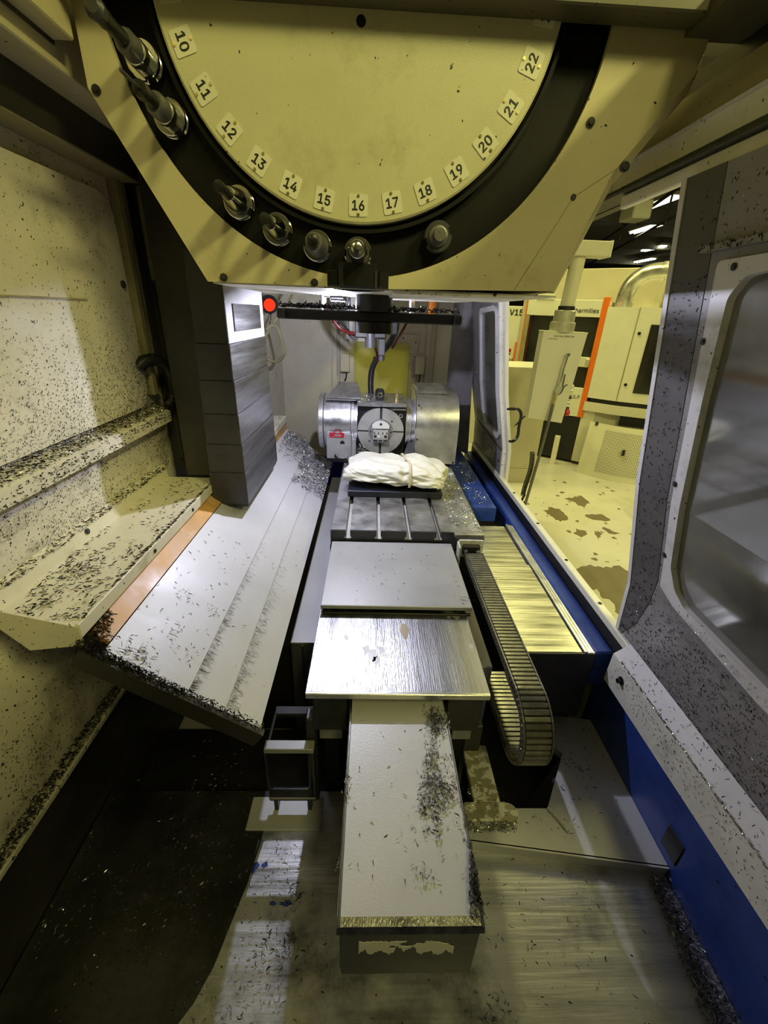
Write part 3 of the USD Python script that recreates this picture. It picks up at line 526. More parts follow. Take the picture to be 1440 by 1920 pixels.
br = thing('chain_bracket', 'pale bracket with black clamp where the cable chain starts', 'bracket', (0.42, 1.53, 0.74))
part(br, 'plate', box(0.372, 0.474, 1.528, 1.537, 0.738, 0.818, 0.002), m_tray)
part(br, 'clamp', box(0.388, 0.458, 1.505, 1.528, 0.762, 0.802, 0.004), m_black)
part(br, 'side_strap', box(0.366, 0.373, 1.48, 1.537, 0.70, 0.81, 0.002), m_tray)
for x in (0.398, 0.448): part(br, 'bolt', screw((x, 1.505, 0.780), (0, -1, 0), 0.008, 0.006), m_chrome)

# cable chain
CH = thing('cable_chain', 'black plastic cable chain curling down beside the cover plates', 'cable chain', (0.432, 0.95, 0.55))
def chain_path(s):
    """centre line at arc length s: top run towards the viewer, U bend, back underneath"""
    y0, y1, zt, Rb = 1.50, 0.805, 0.762, 0.098
    L1 = y0-y1
    if s < L1: return np.array([y0-s, zt]), 0.0
    s -= L1
    if s < math.pi*Rb:
        a = s/Rb; return np.array([y1-Rb*math.sin(a), zt-Rb+Rb*math.cos(a)]), a
    s -= math.pi*Rb; return np.array([y1+s, zt-2*Rb]), math.pi
pitch, s = 0.0152, 0.004
def link_mesh():
    w = 0.039
    ms = [box(-w+0.006, w-0.006, -0.0062, 0.0062, 0.004, 0.0125, 0.002), box(-w+0.006, w-0.006, -0.0065, 0.0065, -0.0125, -0.006, 0.0015)]
    for sx in (-1, 1):
        ms.append(box(sx*w-0.005 if sx > 0 else -w, sx*w if sx > 0 else -w+0.005, -0.0085, 0.0085, -0.014, 0.012, 0.0015))
        ms.append(cyl((sx*(w-0.001), 0.0, 0.0), (sx*(w+0.002), 0.0, 0.0), 0.0035, 10))
    return join(ms)
LK = link_mesh()
while s < 0.695+math.pi*0.098+0.26:
    (y, z), a = chain_path(s)
    m = LK.copy(); m.apply_transform(trimesh.transformations.rotation_matrix(a, (1, 0, 0))); m.apply_translation((0.432, y, z))
    part(CH, 'chain_link', m, m_chain); s += pitch

# right steel way cover
sc = thing('right_way_cover', 'wide brushed steel way cover right of the cable chain, shining yellow', 'way cover', (0.63, 1.55, 0.36))
part(sc, 'plate', box(0.500, 0.722, 1.075, 1.62, 0.640, 0.650, 0.0015), m_steel_cross)
part(sc, 'plate', box(0.500, 0.722, 1.60, 2.02, 0.628, 0.640, 0.0015), m_steel_cross)
part(sc, 'front_face', box(0.500, 0.765, 1.068, 1.078, 0.36, 0.648, 0.002), m_darksteel)
for k, x in enumerate((0.728, 0.742, 0.756)): part(sc, 'side_ridge', box(x, x+0.011, 1.072, 2.02, 0.625, 0.654-0.004*k, 0.002), m_alu)
part(sc, 'side_body', box(0.505, 0.765, 1.078, 2.02, 0.36, 0.626), m_black_rough)

# wet bracket in front of the bed
wb = thing('wet_bracket', 'wet steel bracket with chips under the cable chain', 'bracket', (0.35, 0.77, 0.26))
part(wb, 'arm', box(0.305, 0.378, 0.715, 0.885, 0.425, 0.450, 0.003), m_wet)
part(wb, 'toe', join([box(0.275, 0.395, 0.668, 0.717, 0.400, 0.450, 0.004), cyl((0.395, 0.69, 0.405), (0.395, 0.69, 0.447), 0.024, 18)]), m_wet)
part(wb, 'stem', box(0.315, 0.36, 0.80, 0.87, 0.16, 0.425), m_black_rough)
part(wb, 'clamp', box(0.30, 0.352, 0.862, 0.90, 0.45, 0.56, 0.004), m_darksteel)

# sloping left cover: stepped plates
SL = 0.70
def cz(x): return 0.75+SL*(-0.242-x)
cv = thing('sloping_way_cover', 'sloping light steel way cover in three stepped plates, left of the table', 'way cover', (-0.40, 1.7, 0.70))
nrm = np.array([SL, 0, 1.0]); nrm /= np.linalg.norm(nrm)
def slope_slab(xa, xb, y0, y1, top, th):
    o = nrm*top; i = nrm*(top-th); pts = []
    for x in (xa, xb):
        for y in (y0, y1):
            p = np.array([x, y, cz(x)]); pts += [p+o, p+i]
    return hull(pts)
part(cv, 'cover_plate', slope_slab(-0.560, -0.402, 0.700, 2.68, 0.006, 0.007), m_plate_white)
part(cv, 'cover_plate', slope_slab(-0.415, -0.324, 0.700, 2.68, -0.001, 0.007), m_plate_white)
part(cv, 'cover_plate', slope_slab(-0.336, -0.242, 0.700, 2.68, -0.008, 0.007), m_plate_white)
part(cv, 'plate_edge', slope_slab(-0.4035, -0.3995, 0.700, 2.68, 0.0065, 0.012), m_plate_white)
part(cv, 'plate_edge', slope_slab(-0.3255, -0.3215, 0.700, 2.68, -0.0005, 0.012), m_plate_white)
part(cv, 'end_frame', slope_slab(-0.592, -0.236, 0.684, 0.700, 0.004, 0.045), m_dark_wall, label='dark oily end edge')
part(cv, 'under_frame', slope_slab(-0.57, -0.27, 0.72, 2.68, -0.016, 0.02), m_black_rough)
part(cv, 'amber_strip', slope_slab(-0.655, -0.562, 0.735, 2.68, 0.008, 0.012), m_orange_board, label='amber brown board under the shelf lip')
part(cv, 'back_support', box(-0.60, -0.44, 1.75, 2.66, 0.0, 0.72), m_black_rough)

# shelf tray on the left
sh = thing('chip_shelf', 'cream sheet metal shelf covered in chips along the left wall', 'shelf', (-0.69, 1.6, 1.0))
part(sh, 'tray', box(-0.790, -0.592, 0.705, 1.56, 1.040, 1.050), m_wall_clean)
part(sh, 'front_lip', box(-0.594, -0.586, 0.703, 1.56, 1.018, 1.052, 0.0015), m_wall_clean)
part(sh, 'back_flange', hull([(-0.79, 0.705, 1.05), (-0.79, 1.56, 1.05), (-0.79, 0.705, 1.10), (-0.79, 1.56, 1.10), (-0.772, 0.705, 1.05), (-0.772, 1.56, 1.05), (-0.780, 0.705, 1.095), (-0.780, 1.56, 1.095)]), m_wall_clean)
part(sh, 'end_bracket', hull([(-0.79, 0.700, 1.10), (-0.79, 0.706, 1.10), (-0.588, 0.700, 1.048), (-0.588, 0.706, 1.048), (-0.588, 0.700, 1.0), (-0.588, 0.706, 1.0), (-0.70, 0.700, 0.985), (-0.70, 0.706, 0.985)]), m_wall_dirty)
for y in (1.03, 1.30): part(sh, 'screw', screw((-0.586, y, 1.035), (1, 0, 0), 0.006), m_darksteel)
part(sh, 'screw', screw((-0.775, 1.06, 1.075), (1, 0, 0.2), 0.008), m_darksteel)
sh2 = thing('chip_shelf', 'far end of the cream shelf, beyond the column cover', 'shelf', (-0.69, 2.35, 1.0))
part(sh2, 'tray', box(-0.790, -0.530, 2.02, 2.66, 1.040, 1.050), m_wall_clean)
part(sh2, 'front_lip', box(-0.532, -0.524, 2.02, 2.66, 1.015, 1.052, 0.0015), m_wall_clean)
part(sh2, 'amber_edge', box(-0.56, -0.534, 2.05, 2.68, 0.955, 1.015), m_orange_board)

# column cover: nested upright boxes
cc = thing('column_way_cover', 'upright telescopic steel column cover in nested sections, bright on its right face', 'way cover', (-0.52, 1.75, 0.97))
lv = [0.975, 1.10, 1.205, 1.312, 1.424, 1.540, 1.80]
for k in range(6):
    o = 0.0025*(5-k)
    part(cc, 'section', box(-0.575-o, -0.468+o, 1.50-o, 2.0+o, lv[k], lv[k+1]-0.0015, 0.001), m_stainless if k < 5 else m_satin_dk)
for k in range(6):
    o = 0.0025*(5-k); part(cc, 'section_shade_side', box(-0.575-o, -0.4695+o, 1.4975-o, 1.4995-o, lv[k]+0.0005, lv[k+1]-0.0015), m_darksteel)  # front faces coloured dark as the side turned from the lamp
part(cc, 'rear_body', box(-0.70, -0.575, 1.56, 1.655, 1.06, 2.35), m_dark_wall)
part(cc, 'wiper', box(-0.585, -0.462, 1.494, 2.01, 0.962, 0.975), m_rubber)
part(cc, 'face_patch', box(-0.4665, -0.4635, 1.57, 1.93, 1.575, 1.660, 0.001), m_stainless)
# ================================================================== TOOL MAGAZINE
MX, MZ, MY = -0.04, 2.22, 1.15
mg = thing('tool_magazine', 'big cream tool magazine housing with a round numbered disc, overhead', 'tool magazine', (MX, 1.5, 1.70))
hole = Point(MX, MZ).buffer(0.497, quad_segs=40)
front = Polygon([(-0.393, 1.702), (-0.585, 2.038), (-0.585, 2.80), (0.655, 2.80), (0.650, 2.150), (0.640, 2.11), (0.515, 1.945), (0.430, 1.712), (0.033, 1.702), (0.033, 1.726), (-0.112, 1.726), (-0.112, 1.702)])
slot = sbox(-0.112, 1.60, 0.033, 1.74)
part(mg, 'front_plate', prism(front.difference(hole).difference(slot), 'y', MY, MY+0.012), m_cream_mag, smooth=False)
back = [(-0.393, 1.702), (-0.585, 2.038), (-0.585, 2.80), (0.675, 2.80), (0.672, 2.14), (0.662, 2.10), (0.540, 1.935), (0.452, 1.712)]
fr_ = [(-0.393, 1.702), (-0.585, 2.038), (-0.585, 2.80), (0.655, 2.80), (0.650, 2.150), (0.640, 2.11), (0.515, 1.945), (0.430, 1.712)]
lp = []
for (a, b), (c, d) in zip(zip(fr_[3:], back[3:]), zip(fr_[4:], back[4:])):
    lp.append(hull([(a[0], MY, a[1]), (b[0], MY+0.045, b[1]), (c[0], MY, c[1]), (d[0], MY+0.045, d[1]), (a[0]-0.02, MY+0.045, a[1]+0.005), (c[0]-0.02, MY+0.045, c[1]+0.005)]))
part(mg, 'bevelled_edge', join(lp), m_cream_mag, smooth=False)
part(mg, 'casing', prism(Polygon(back).difference(Point(MX, MZ).buffer(0.53)).difference(slot), 'y', MY+0.045, 1.738), m_cream_mag, smooth=False)
part(mg, 'casing_core', prism(Polygon(back).buffer(-0.01), 'y', 1.36, 1.735), m_black_rough, smooth=False)
m_bottom_lit = M('bottom_lit_paint', (0.78, 0.76, 0.68), 0.45, speck=0.42, sscale=70, grime=0.25, gscale=8, gcol=(0.3, 0.27, 0.18))  # paler than the casing, to paint the light reaching its underside
part(mg, 'bottom_plate', box(-0.385, 0.445, MY+0.012, 1.736, 1.699, 1.703), m_bottom_lit)
part(mg, 'bottom_pad', hull([(0.042, 1.160, 1.699), (0.37, 1.160, 1.699), (0.042, 1.72, 1.699), (0.30, 1.72, 1.699), (0.046, 1.163, 1.693), (0.365, 1.163, 1.693), (0.046, 1.715, 1.693), (0.295, 1.715, 1.693)]), m_bottom_lit)
part(mg, 'ring', prism(Point(MX, MZ).buffer(0.525, quad_segs=40).difference(Point(MX, MZ).buffer(0.36, quad_segs=32)), 'y', 1.175, 1.20), m_ring, smooth=False)
part(mg, 'ring_rim', prism(Point(MX, MZ).buffer(0.408, quad_segs=40).difference(Point(MX, MZ).buffer(0.40, quad_segs=40)), 'y', 1.15, 1.176), m_ring, smooth=40)
dm = lathe([(0.0, -0.012), (0.388, -0.012), (0.392, -0.009), (0.392, 0.03), (0.0, 0.03)], (MX, 1.15, MZ), 'y', 96)
part(mg, 'disc', dm, m_disc, smooth=30)
part(mg, 'centre_hole', lathe([(0, -0.0016), (0.0085, -0.0016), (0.0095, 0.0), (0, 0.0)], (-0.038, 1.138, 2.154), 'y', 20), m_black)
for n in range(9, 25):
    a = math.radians((n-16)*12.0); cx, czz = MX+0.358*math.sin(a), MZ-0.358*math.cos(a)
    pm = prism(rrect(-0.0205, 0.0205, -0.0205, 0.0205, 0.004), 'z', 0, 0.0015)
    np_ = part(mg, 'number_plate', facing_cam(pm, (cx, 1.138, czz), (n-16)*12.0), m_plate_num, smooth=False, label=f'small cream plate numbered {n}')
    part(np_, 'number', facing_cam(text(str(n), 0.0175, 0.0006, bold=True), (cx, 1.1365, czz), (n-16)*12.0), m_ink, smooth=False)
    for s in (-1, 1):
        rx, rz_ = cx+s*0.017*math.sin(a)*-1, czz+s*0.017*math.cos(a)
        part(np_, 'rivet', screw((rx, 1.1365, rz_), (0, -1, 0), 0.0032, 0.002), m_brass)
for x, z in ((-0.568, 2.035), (0.445, 2.028), (-0.354, 1.712), (-0.142, 1.709)):
    part(mg, 'screw', screw((x, MY, z), (0, -1, 0), 0.0085, 0.007), m_darksteel)
for (x0, z0), (x1, z1) in (((0.336, 1.712), (0.438, 1.899)), ((0.438, 1.899), (0.528, 1.958))):
    part(mg, 'weld_seam', hull([(x0-0.001, MY-0.0008, z0), (x0+0.0012, MY-0.0008, z0), (x1-0.001, MY-0.0008, z1), (x1+0.0012, MY-0.0008, z1), (x0, MY+0.002, z0), (x1, MY+0.002, z1)]), m_olive)
for x, z in ((0.438, 1.899), (0.540, 1.958)): part(mg, 'plug', screw((x, MY+0.004, z), (0, -1, 0), 0.010, 0.006), m_darksteel)
part(mg, 'tool_pot', join([box(-0.085, 0.008, 1.135, 1.20, 1.700, 1.755, 0.005), box(-0.115, -0.085, 1.15, 1.22, 1.703, 1.738, 0.003), box(0.008, 0.036, 1.15, 1.22, 1.703, 1.738, 0.003)]), m_black)
for x in (-0.078, 0.0): part(mg, 'pot_guide', box(x, x+0.005, 1.131, 1.136, 1.703, 1.738, 0.001), m_darksteel)

HOLD = ((-72, 'long', 'tool holder with a long dark cutter, beside plate 10'), (-60, 'drill', 'tool holder with a thin drill, beside plate 11'), (-36, 'cone', 'conical tool holder below plate 13, above its shadow'),
        (-24, 'cone2', 'conical tool holder below plate 14'), (-12, 'stub', 'short dark tool holder below plate 15'), (0, 'short', 'tool holder at the lowest pocket, below plate 16'), (24, 'flat', 'flat dark tool holder alone, below plate 18'))
for deg, kind, lab in HOLD:
    a = math.radians(deg); x, z = MX+0.447*math.sin(a), MZ-0.447*math.cos(a); o = (x, 1.165, z)
    t = thing('tool_holder', lab, 'tool holder', o, group='tool holders in the magazine ring')
    fl_ = lathe([(0, 0.012), (0.024, 0.012), (0.0315, 0.0), (0.0315, -0.007), (0.027, -0.010), (0.027, -0.014), (0.0315, -0.017), (0.0315, -0.025), (0.030, -0.0265), (0, -0.0265)], o, 'y', 40)
    for s in (-1, 1):
        nb = box(-0.008, 0.008, -0.05, 0.03, 0.026, 0.04); nb = T(nb, (0, 0, 0), ry=90*s-deg); nb.apply_translation(o)
        fl_ = trimesh.boolean.difference([fl_, nb], engine='manifold')
    part(t, 'flange', fl_, m_chrome if kind != 'flat' else m_darksteel)
    if kind in ('long', 'drill'):
        part(t, 'body', lathe([(0, -0.026), (0.0225, -0.026), (0.0225, -0.055), (0.0205, -0.058), (0, -0.058)], o, 'y'), m_chrome)
        part(t, 'collet_nut', lathe([(0, -0.058), (0.019, -0.058), (0.0205, -0.062), (0.0205, -0.085), (0.016, -0.095), (0, -0.095)], o, 'y', 12), m_iron)
        L = 0.168 if kind == 'long' else 0.15
        part(t, 'cutter_shank', lathe([(0, -0.095), (0.012, -0.095), (0.012, -L+0.02), (0.014, -L+0.018), (0.013, -L), (0, -L)], o, 'y', 16), m_black)
        if kind == 'drill': part(t, 'drill_bit', cyl((x, 1.165-L, z), (x-0.004, 1.165-L-0.05, z+0.004), 0.0032, 8), m_darksteel)
        else: part(t, 'cutting_tip', lathe([(0, -L), (0.0155, -L), (0.0165, -L-0.014), (0.010, -L-0.020), (0, -L-0.020)], o, 'y', 8), m_darksteel)
    elif kind in ('cone', 'cone2'):
        L = 0.125 if kind == 'cone' else 0.115
        part(t, 'body', lathe([(0, -0.026), (0.024, -0.026), (0.0235, -0.036), (0.0215, -0.05), (0.0135, -0.098), (0.0125, -0.10), (0, -0.10)], o, 'y'), m_chrome)
        part(t, 'cutter', lathe([(0, -0.10), (0.0085, -0.10), (0.0085, -L-0.01), (0.0105, -L-0.014), (0.0105, -L-0.03), (0, -L-0.032)], o, 'y', 14), m_black)
    elif kind == 'flat':
        part(t, 'body', lathe([(0, -0.026), (0.022, -0.026), (0.021, -0.031), (0.014, -0.034), (0.013, -0.055), (0, -0.055)], o, 'y'), m_iron)
    else:
        part(t, 'body', lathe([(0, -0.026), (0.0235, -0.026), (0.023, -0.045), (0.021, -0.06), (0.0185, -0.085), (0.017, -0.087), (0, -0.087)], o, 'y'), m_chrome if kind == 'short' else m_iron)
        part(t, 'bore_tip', lathe([(0, -0.087), (0.012, -0.087), (0.0115, -0.108), (0.007, -0.110), (0, -0.110)], o, 'y', 14), m_black if kind == 'stub' else m_chrome)

# tool change arm, spindle end, hoses
ar = thing('tool_change_arm', 'flat black tool change arm hanging level below the magazine', 'changer arm', (-0.03, 1.5, 1.62))
part(ar, 'bar', box(-0.300, 0.276, 1.47, 1.53, 1.622, 1.652, 0.003), m_black_rough)
part(ar, 'hub', cyl((0.0, 1.5, 1.652), (0.0, 1.5, 1.70), 0.058, 28), m_black)
part(ar, 'lower_hub', cyl((0.0, 1.5, 1.59), (0.0, 1.5, 1.622), 0.062, 28), m_black)
for s in (-1, 1): part(ar, 'gripper', box(-0.012+s*0.275-0.012, -0.012+s*0.275+0.012, 1.452, 1.47, 1.624, 1.650, 0.003), m_darksteel)
sp = thing('spindle_nose', 'black spindle nose with a steel stub, under the changer arm', 'spindle', (0.01, 2.3, 1.51))
part(sp, 'block', box(-0.090, 0.062, 2.22, 2.38, 1.536, 1.66, 0.006), m_black_rough)
part(sp, 'side_block', box(0.062, 0.118, 2.23, 2.35, 1.554, 1.64, 0.006), m_black)
part(sp, 'steel_stub', cyl((-0.012, 2.24, 1.494), (-0.012, 2.24, 1.59), 0.029, 20), m_darksteel)
part(sp, 'fitting', join([box(0.026, 0.06, 2.23, 2.29, 1.458, 1.536, 0.004), cyl((0.043, 2.25, 1.434), (0.043, 2.25, 1.47), 0.015, 12)]), m_darksteel)
part(sp, 'neck', box(-0.072, 0.084, 2.26, 2.44, 1.64, 1.80), m_black_rough)
part(sp, 'head', box(-0.10, 0.20, 2.30, 2.9, 1.80, 2.38), m_black_rough)
solo('coolant_hose', tube([(0.115, 2.34, 1.66), (0.110, 2.40, 1.56), (0.080, 2.50, 1.49), (0.028, 2.60, 1.415), (-0.002, 2.64, 1.35), (-0.010, 2.67, 1.26), (-0.006, 2.69, 1.18)], 0.0165, 14), m_rubber, 'thick black hose drooping before the yellow window', 'hose')
solo('coolant_hose', tube([(0.012, 2.62, 1.415), (0.004, 2.64, 1.35), (-0.002, 2.66, 1.27), (0.006, 2.68, 1.18)], 0.010, 10), m_rubber, 'thinner black hose running alongside the thick hose', 'hose')
solo('red_hose', tube([(-0.228, 2.40, 1.66), (-0.198, 2.40, 1.596), (-0.162, 2.40, 1.564), (-0.108, 2.37, 1.55), (-0.082, 2.34, 1.553)], 0.009, 10), m_redhose, 'dark red hose curving into the spindle nose from the left', 'hose')
solo('red_hose', tube([(0.198, 2.40, 1.66), (0.162, 2.40, 1.59), (0.126, 2.43, 1.52), (0.105, 2.48, 1.48)], 0.0072, 10), m_redhose, 'dark red hose slanting down right of the spindle nose', 'hose')
solo('red_hose', tube([(0.0, 2.36, 1.53), (0.012, 2.40, 1.485), (0.024, 2.46, 1.44), (0.024, 2.52, 1.405)], 0.0072, 10), m_redhose, 'short red hose hanging under the spindle nose', 'hose')
solo('wire_loop', tube([(-0.204, 2.42, 1.71), (-0.202, 2.42, 1.626), (-0.144, 2.42, 1.572), (-0.108, 2.39, 1.542), (-0.085, 2.36, 1.545)], 0.006, 8), m_rubber, 'black wire looping left of the spindle nose', 'wire')
solo('wire_loop', tube([(-0.126, 2.42, 1.71), (-0.134, 2.42, 1.59), (-0.12, 2.42, 1.53), (-0.096, 2.39, 1.524), (-0.084, 2.37, 1.54)], 0.007, 8), m_iron, 'grey wire loop nearest the spindle nose', 'wire')
for i, (x, d) in enumerate(((-0.216, 'left'), (-0.186, 'middle'), (-0.168, 'right'))): solo('supply_pipe', cyl((x, 2.50, 1.59), (x, 2.50, 2.39), 0.007, 8), m_darksteel, f'thin dark supply pipe behind the changer arm, {d} of three', 'pipe')
t = thing('coolant_nozzle', 'orange jointed coolant nozzle tip beneath the magazine', 'nozzle', (0.215, 1.75, 1.64))
part(t, 'ball', lathe([(0, 0), (0.010, 0.002), (0.013, 0.012), (0.010, 0.022), (0.012, 0.03), (0.012, 0.05), (0, 0.05)], (0.215, 1.75, 1.645), 'z', 16), m_orange_tip)
part(t, 'tip', hull([(0.20, 1.745, 1.648), (0.215, 1.745, 1.640), (0.208, 1.75, 1.638), (0.222, 1.755, 1.66), (0.208, 1.755, 1.665)]), m_orange_tip)
t = thing('coolant_nozzle', 'grey metal coolant nozzle tip beneath the magazine', 'nozzle', (0.14, 1.75, 1.64))
part(t, 'ball', lathe([(0, 0), (0.007, 0.002), (0.010, 0.012), (0.007, 0.022), (0.010, 0.03), (0.010, 0.05), (0, 0.05)], (0.14, 1.75, 1.645), 'z', 16), m_alu)
part(t, 'tip', cyl((0.136, 1.745, 1.65), (0.128, 1.735, 1.635), 0.005, 10), m_alu)
t = thing('signal_lamp', 'small glowing red signal lamp in a black housing beside the column cover', 'lamp', (-0.63, 2.9, 1.66))
part(t, 'housing', lathe([(0, 0.06), (0.045, 0.06), (0.052, 0.03), (0.052, 0.0), (0.040, 0.0), (0.040, 0.02), (0, 0.02)], (-0.635, 2.88, 1.672), 'y', 28), m_black)
part(t, 'lens', lathe([(0, -0.008), (0.022, -0.004), (0.034, 0.008), (0.036, 0.02), (0, 0.02)], (-0.635, 2.88, 1.668), 'y', 24), m_redlamp)
part(t, 'arm', box(-0.80, -0.66, 2.93, 2.95, 1.66, 1.685), m_black)
part(t, 'lead', tube([(-0.635, 2.90, 1.625), (-0.632, 2.88, 1.60), (-0.645, 2.9, 1.56)], 0.006, 8), m_chrome)
solo('grey_cable', tube([(-0.655, 2.85, 1.53), (-0.60, 2.86, 1.555), (-0.565, 2.86, 1.47), (-0.555, 2.86, 1.40), (-0.59, 2.86, 1.355), (-0.66, 2.85, 1.365)], 0.010, 10), m_olive, 'pale grey cable loop under the red signal lamp', 'cable')
solo('grey_cable', tube([(-0.68, 2.86, 1.46), (-0.62, 2.87, 1.56), (-0.55, 2.9, 1.65), (-0.50, 2.95, 1.74)], 0.008, 8), m_olive, 'dark cable rising from the loop to the roof', 'cable')
lp_ = thing('work_lamp', 'machine work lamp strip tucked up behind the tool magazine', 'lamp', (LAMP[0], LAMP[1], LAMP[2]))
part(lp_, 'housing', join([box(LAMP[0]-0.03, LAMP[0]+0.03, LAMP[1]-0.02, LAMP[1]+0.02, 1.682, 1.699, 0.003), box(LAMP[0]-0.02, LAMP[0]+0.02, 1.72, LAMP[1]+0.01, 1.692, 1.699)]), m_darksteel)
part(lp_, 'cutoff_plate', prism(Polygon([(1.68, 1.699), (1.68, 1.6428), (1.84, 1.6813), (1.84, 1.699)]), 'x', -0.187, -0.184), m_darksteel)  # plate added to cut the lamp's light off along the left wall
part(lp_, 'cutoff_plate_arm', box(-0.187, LAMP[0]-0.03, 1.76, 1.80, 1.694, 1.699), m_darksteel)
sl_led = UsdLux.SphereLight.Define(stage, lp_+'/led'); sl_led.CreateRadiusAttr(0.012); sl_led.CreateIntensityAttr(LAMP_POWER); sl_led.CreateColorAttr(Gf.Vec3f(*WHITE))

# ================================================================== ROTARY TABLE
ry = thing('rotary_table', 'two-axis rotary table with a round faceplate and a metal motor cover, at the far end', 'rotary table', (0.1, 2.55, 0.84))
part(ry, 'base', box(-0.26, 0.49, 2.415, 2.85, 0.842, 0.872, 0.003), m_darksteel)
part(ry, 'drum', lathe([(0, -0.272), (0.152, -0.272), (0.155, -0.268), (0.155, -0.12), (0.150, -0.115), (0, -0.115)], (0, 2.555, 1.055), 'x', 64), m_alu_rough)
part(ry, 'end_flange', lathe([(0, -0.302), (0.158, -0.302), (0.163, -0.298), (0.163, -0.274), (0, -0.274)], (0, 2.555, 1.055), 'x', 64), m_alu)
part(ry, 'side_ring', lathe([(0, -0.115), (0.150, -0.115), (0.150, -0.100), (0.138, -0.098), (0.138, -0.080), (0, -0.080)], (0, 2.555, 1.055), 'x', 64), m_alu)
part(ry, 'drum_cap', hull([(-0.255, 2.45, 1.195), (-0.09, 2.45, 1.195), (-0.255, 2.75, 1.195), (-0.09, 2.75, 1.195), (-0.205, 2.52, 1.262), (-0.075, 2.52, 1.262), (-0.205, 2.7, 1.262), (-0.09, 2.7, 1.262), (-0.255, 2.44, 1.21), (-0.06, 2.44, 1.215)]), m_alu)
part(ry, 'drum_cap_ridge', box(-0.255, -0.075, 2.425, 2.44, 1.203, 1.211, 0.002), m_chrome)
part(ry, 'foot', box(-0.253, -0.112, 2.385, 2.55, 0.872, 1.020, 0.003), m_bulk)
part(ry, 'foot_step', box(-0.112, -0.085, 2.40, 2.55, 0.872, 0.985, 0.003), m_bulk)
for x, z in ((-0.163, 0.967), (-0.197, 0.888)): part(ry, 'socket_screw', cyl((x, 2.383, z), (x, 2.39, z), 0.013, 18), m_black)
dsk = part(ry, 'clamp_disc', cyl((-0.163, 2.380, 0.918), (-0.163, 2.386, 0.918), 0.044, 32), m_alu, label='quartered round disc')
for a0 in (90, 270):
    q = [(0, 0)]+[(0.042*math.cos(math.radians(a0+k)), 0.042*math.sin(math.radians(a0+k))) for k in range(-38, 39, 8)]
    part(dsk, 'sector', prism(affinity.translate(Polygon(q), -0.163, 0.918), 'y', 2.3785, 2.380), m_bulk, smooth=False)
part(ry, 'label_plate', prism(rrect(-0.236, -0.152, 0.998, 1.026, 0.008).union(affinity.translate(affinity.scale(Point(0, 0).buffer(0.024), 1.0, 0.6), -0.190, 1.024)), 'y', 2.382, 2.385), m_red, label='red maker plate', smooth=False)
part(ry, 'label_print', join([prism(affinity.scale(sbox(-0.012, -0.004, 0.012, 0.004), 1.6, 0.9), 'y', 2.3812, 2.382).apply_translation((-0.188, 0, 1.012)), prism(affinity.scale(Point(0, 0).buffer(0.012), 1.3, 0.5), 'y', 2.3812, 2.382).apply_translation((-0.19, 0, 1.029)), box(-0.222, -0.172, 2.3812, 2.382, 1.003, 1.0045)]), m_alu, smooth=False)
part(ry, 'carrier', box(-0.078, 0.193, 2.42, 2.70, 0.895, 1.180, 0.004), m_black)
part(ry, 'top_bar', box(-0.080, 0.195, 2.375, 2.72, 1.180, 1.200, 0.003), m_alu)
part(ry, 'top_bar_tab', box(0.10, 0.193, 2.412, 2.42, 1.155, 1.166, 0.001), m_alu)
cx, cy_, czc, rc = 0.054, 2.40, 1.040, 0.131
for k in range(4):
    a0 = 90*k; ang = np.radians(np.linspace(a0, a0+90, 20))
    q = Polygon(np.vstack([np.c_[rc*np.cos(ang), rc*np.sin(ang)], 0.070*np.c_[np.cos(ang[::-1]), np.sin(ang[::-1])]])).difference(sbox(-0.0065, -1, 0.0065, 1)).difference(sbox(-1, -0.0045, 1, 0.0045))
    part(ry, 'faceplate_quadrant', prism(affinity.translate(q, cx, czc), 'y', cy_-0.012, cy_+0.02), m_chuck, smooth=30)
part(ry, 'faceplate_back', cyl((cx, cy_+0.0, czc), (cx, cy_+0.022, czc), rc-0.003, 56), m_darksteel)
part(ry, 'hub', cyl((cx, cy_-0.013, czc), (cx, cy_+0.002, czc), 0.0695, 48), m_chuck_dk)
up_ = Point(0, 0).buffer(0.060, quad_segs=12).intersection(sbox(-0.048, 0.018, 0.048, 0.2))
part(ry, 'bright_jaw', prism(affinity.translate(up_, cx, czc+0.002), 'y', cy_-0.030, cy_-0.012), m_block, smooth=False)
jb = part(ry, 'centre_block', box(cx-0.043, cx+0.043, cy_-0.040, cy_-0.012, czc-0.058, czc+0.016, 0.003), m_alu)
for dx, dz, rr_ in ((-0.03, -0.022, 0.008), (0.028, -0.022, 0.008)): part(jb, 'bore', cyl((cx+dx, cy_-0.0412, czc+dz), (cx+dx, cy_-0.039, czc+dz), rr_, 14), m_black)
for dx in (-0.034, -0.013, 0.012, 0.034): part(jb, 'notch', prism(Polygon([(cx+dx-0.005, czc-0.008), (cx+dx+0.005, czc-0.008), (cx+dx, czc+0.006)]), 'y', cy_-0.0412, cy_-0.040), m_darksteel, smooth=False)
for dx, w in ((-0.028, 0.012), (0.0, 0.010), (0.028, 0.012)): part(jb, 'slot', box(cx+dx-w, cx+dx+w, cy_-0.0412, cy_-0.040, czc-0.052, czc-0.041), m_darksteel)
part(jb, 'slot', box(cx-0.016, cx-0.004, cy_-0.0412, cy_-0.040, czc-0.026, czc-0.018), m_block)
part(ry, 'jaw_bolt', cyl((cx, cy_-0.032, czc+0.045), (cx, cy_-0.029, czc+0.045), 0.007, 14), m_darksteel)
for dx, dz in ((0.062, 0.058), (-0.062, -0.058), (-0.056, -0.002), (0.058, -0.004)): part(ry, 'tapped_hole', cyl((cx+dx, cy_-0.0135, czc+dz), (cx+dx, cy_-0.010, czc+dz), 0.005, 12), m_black)
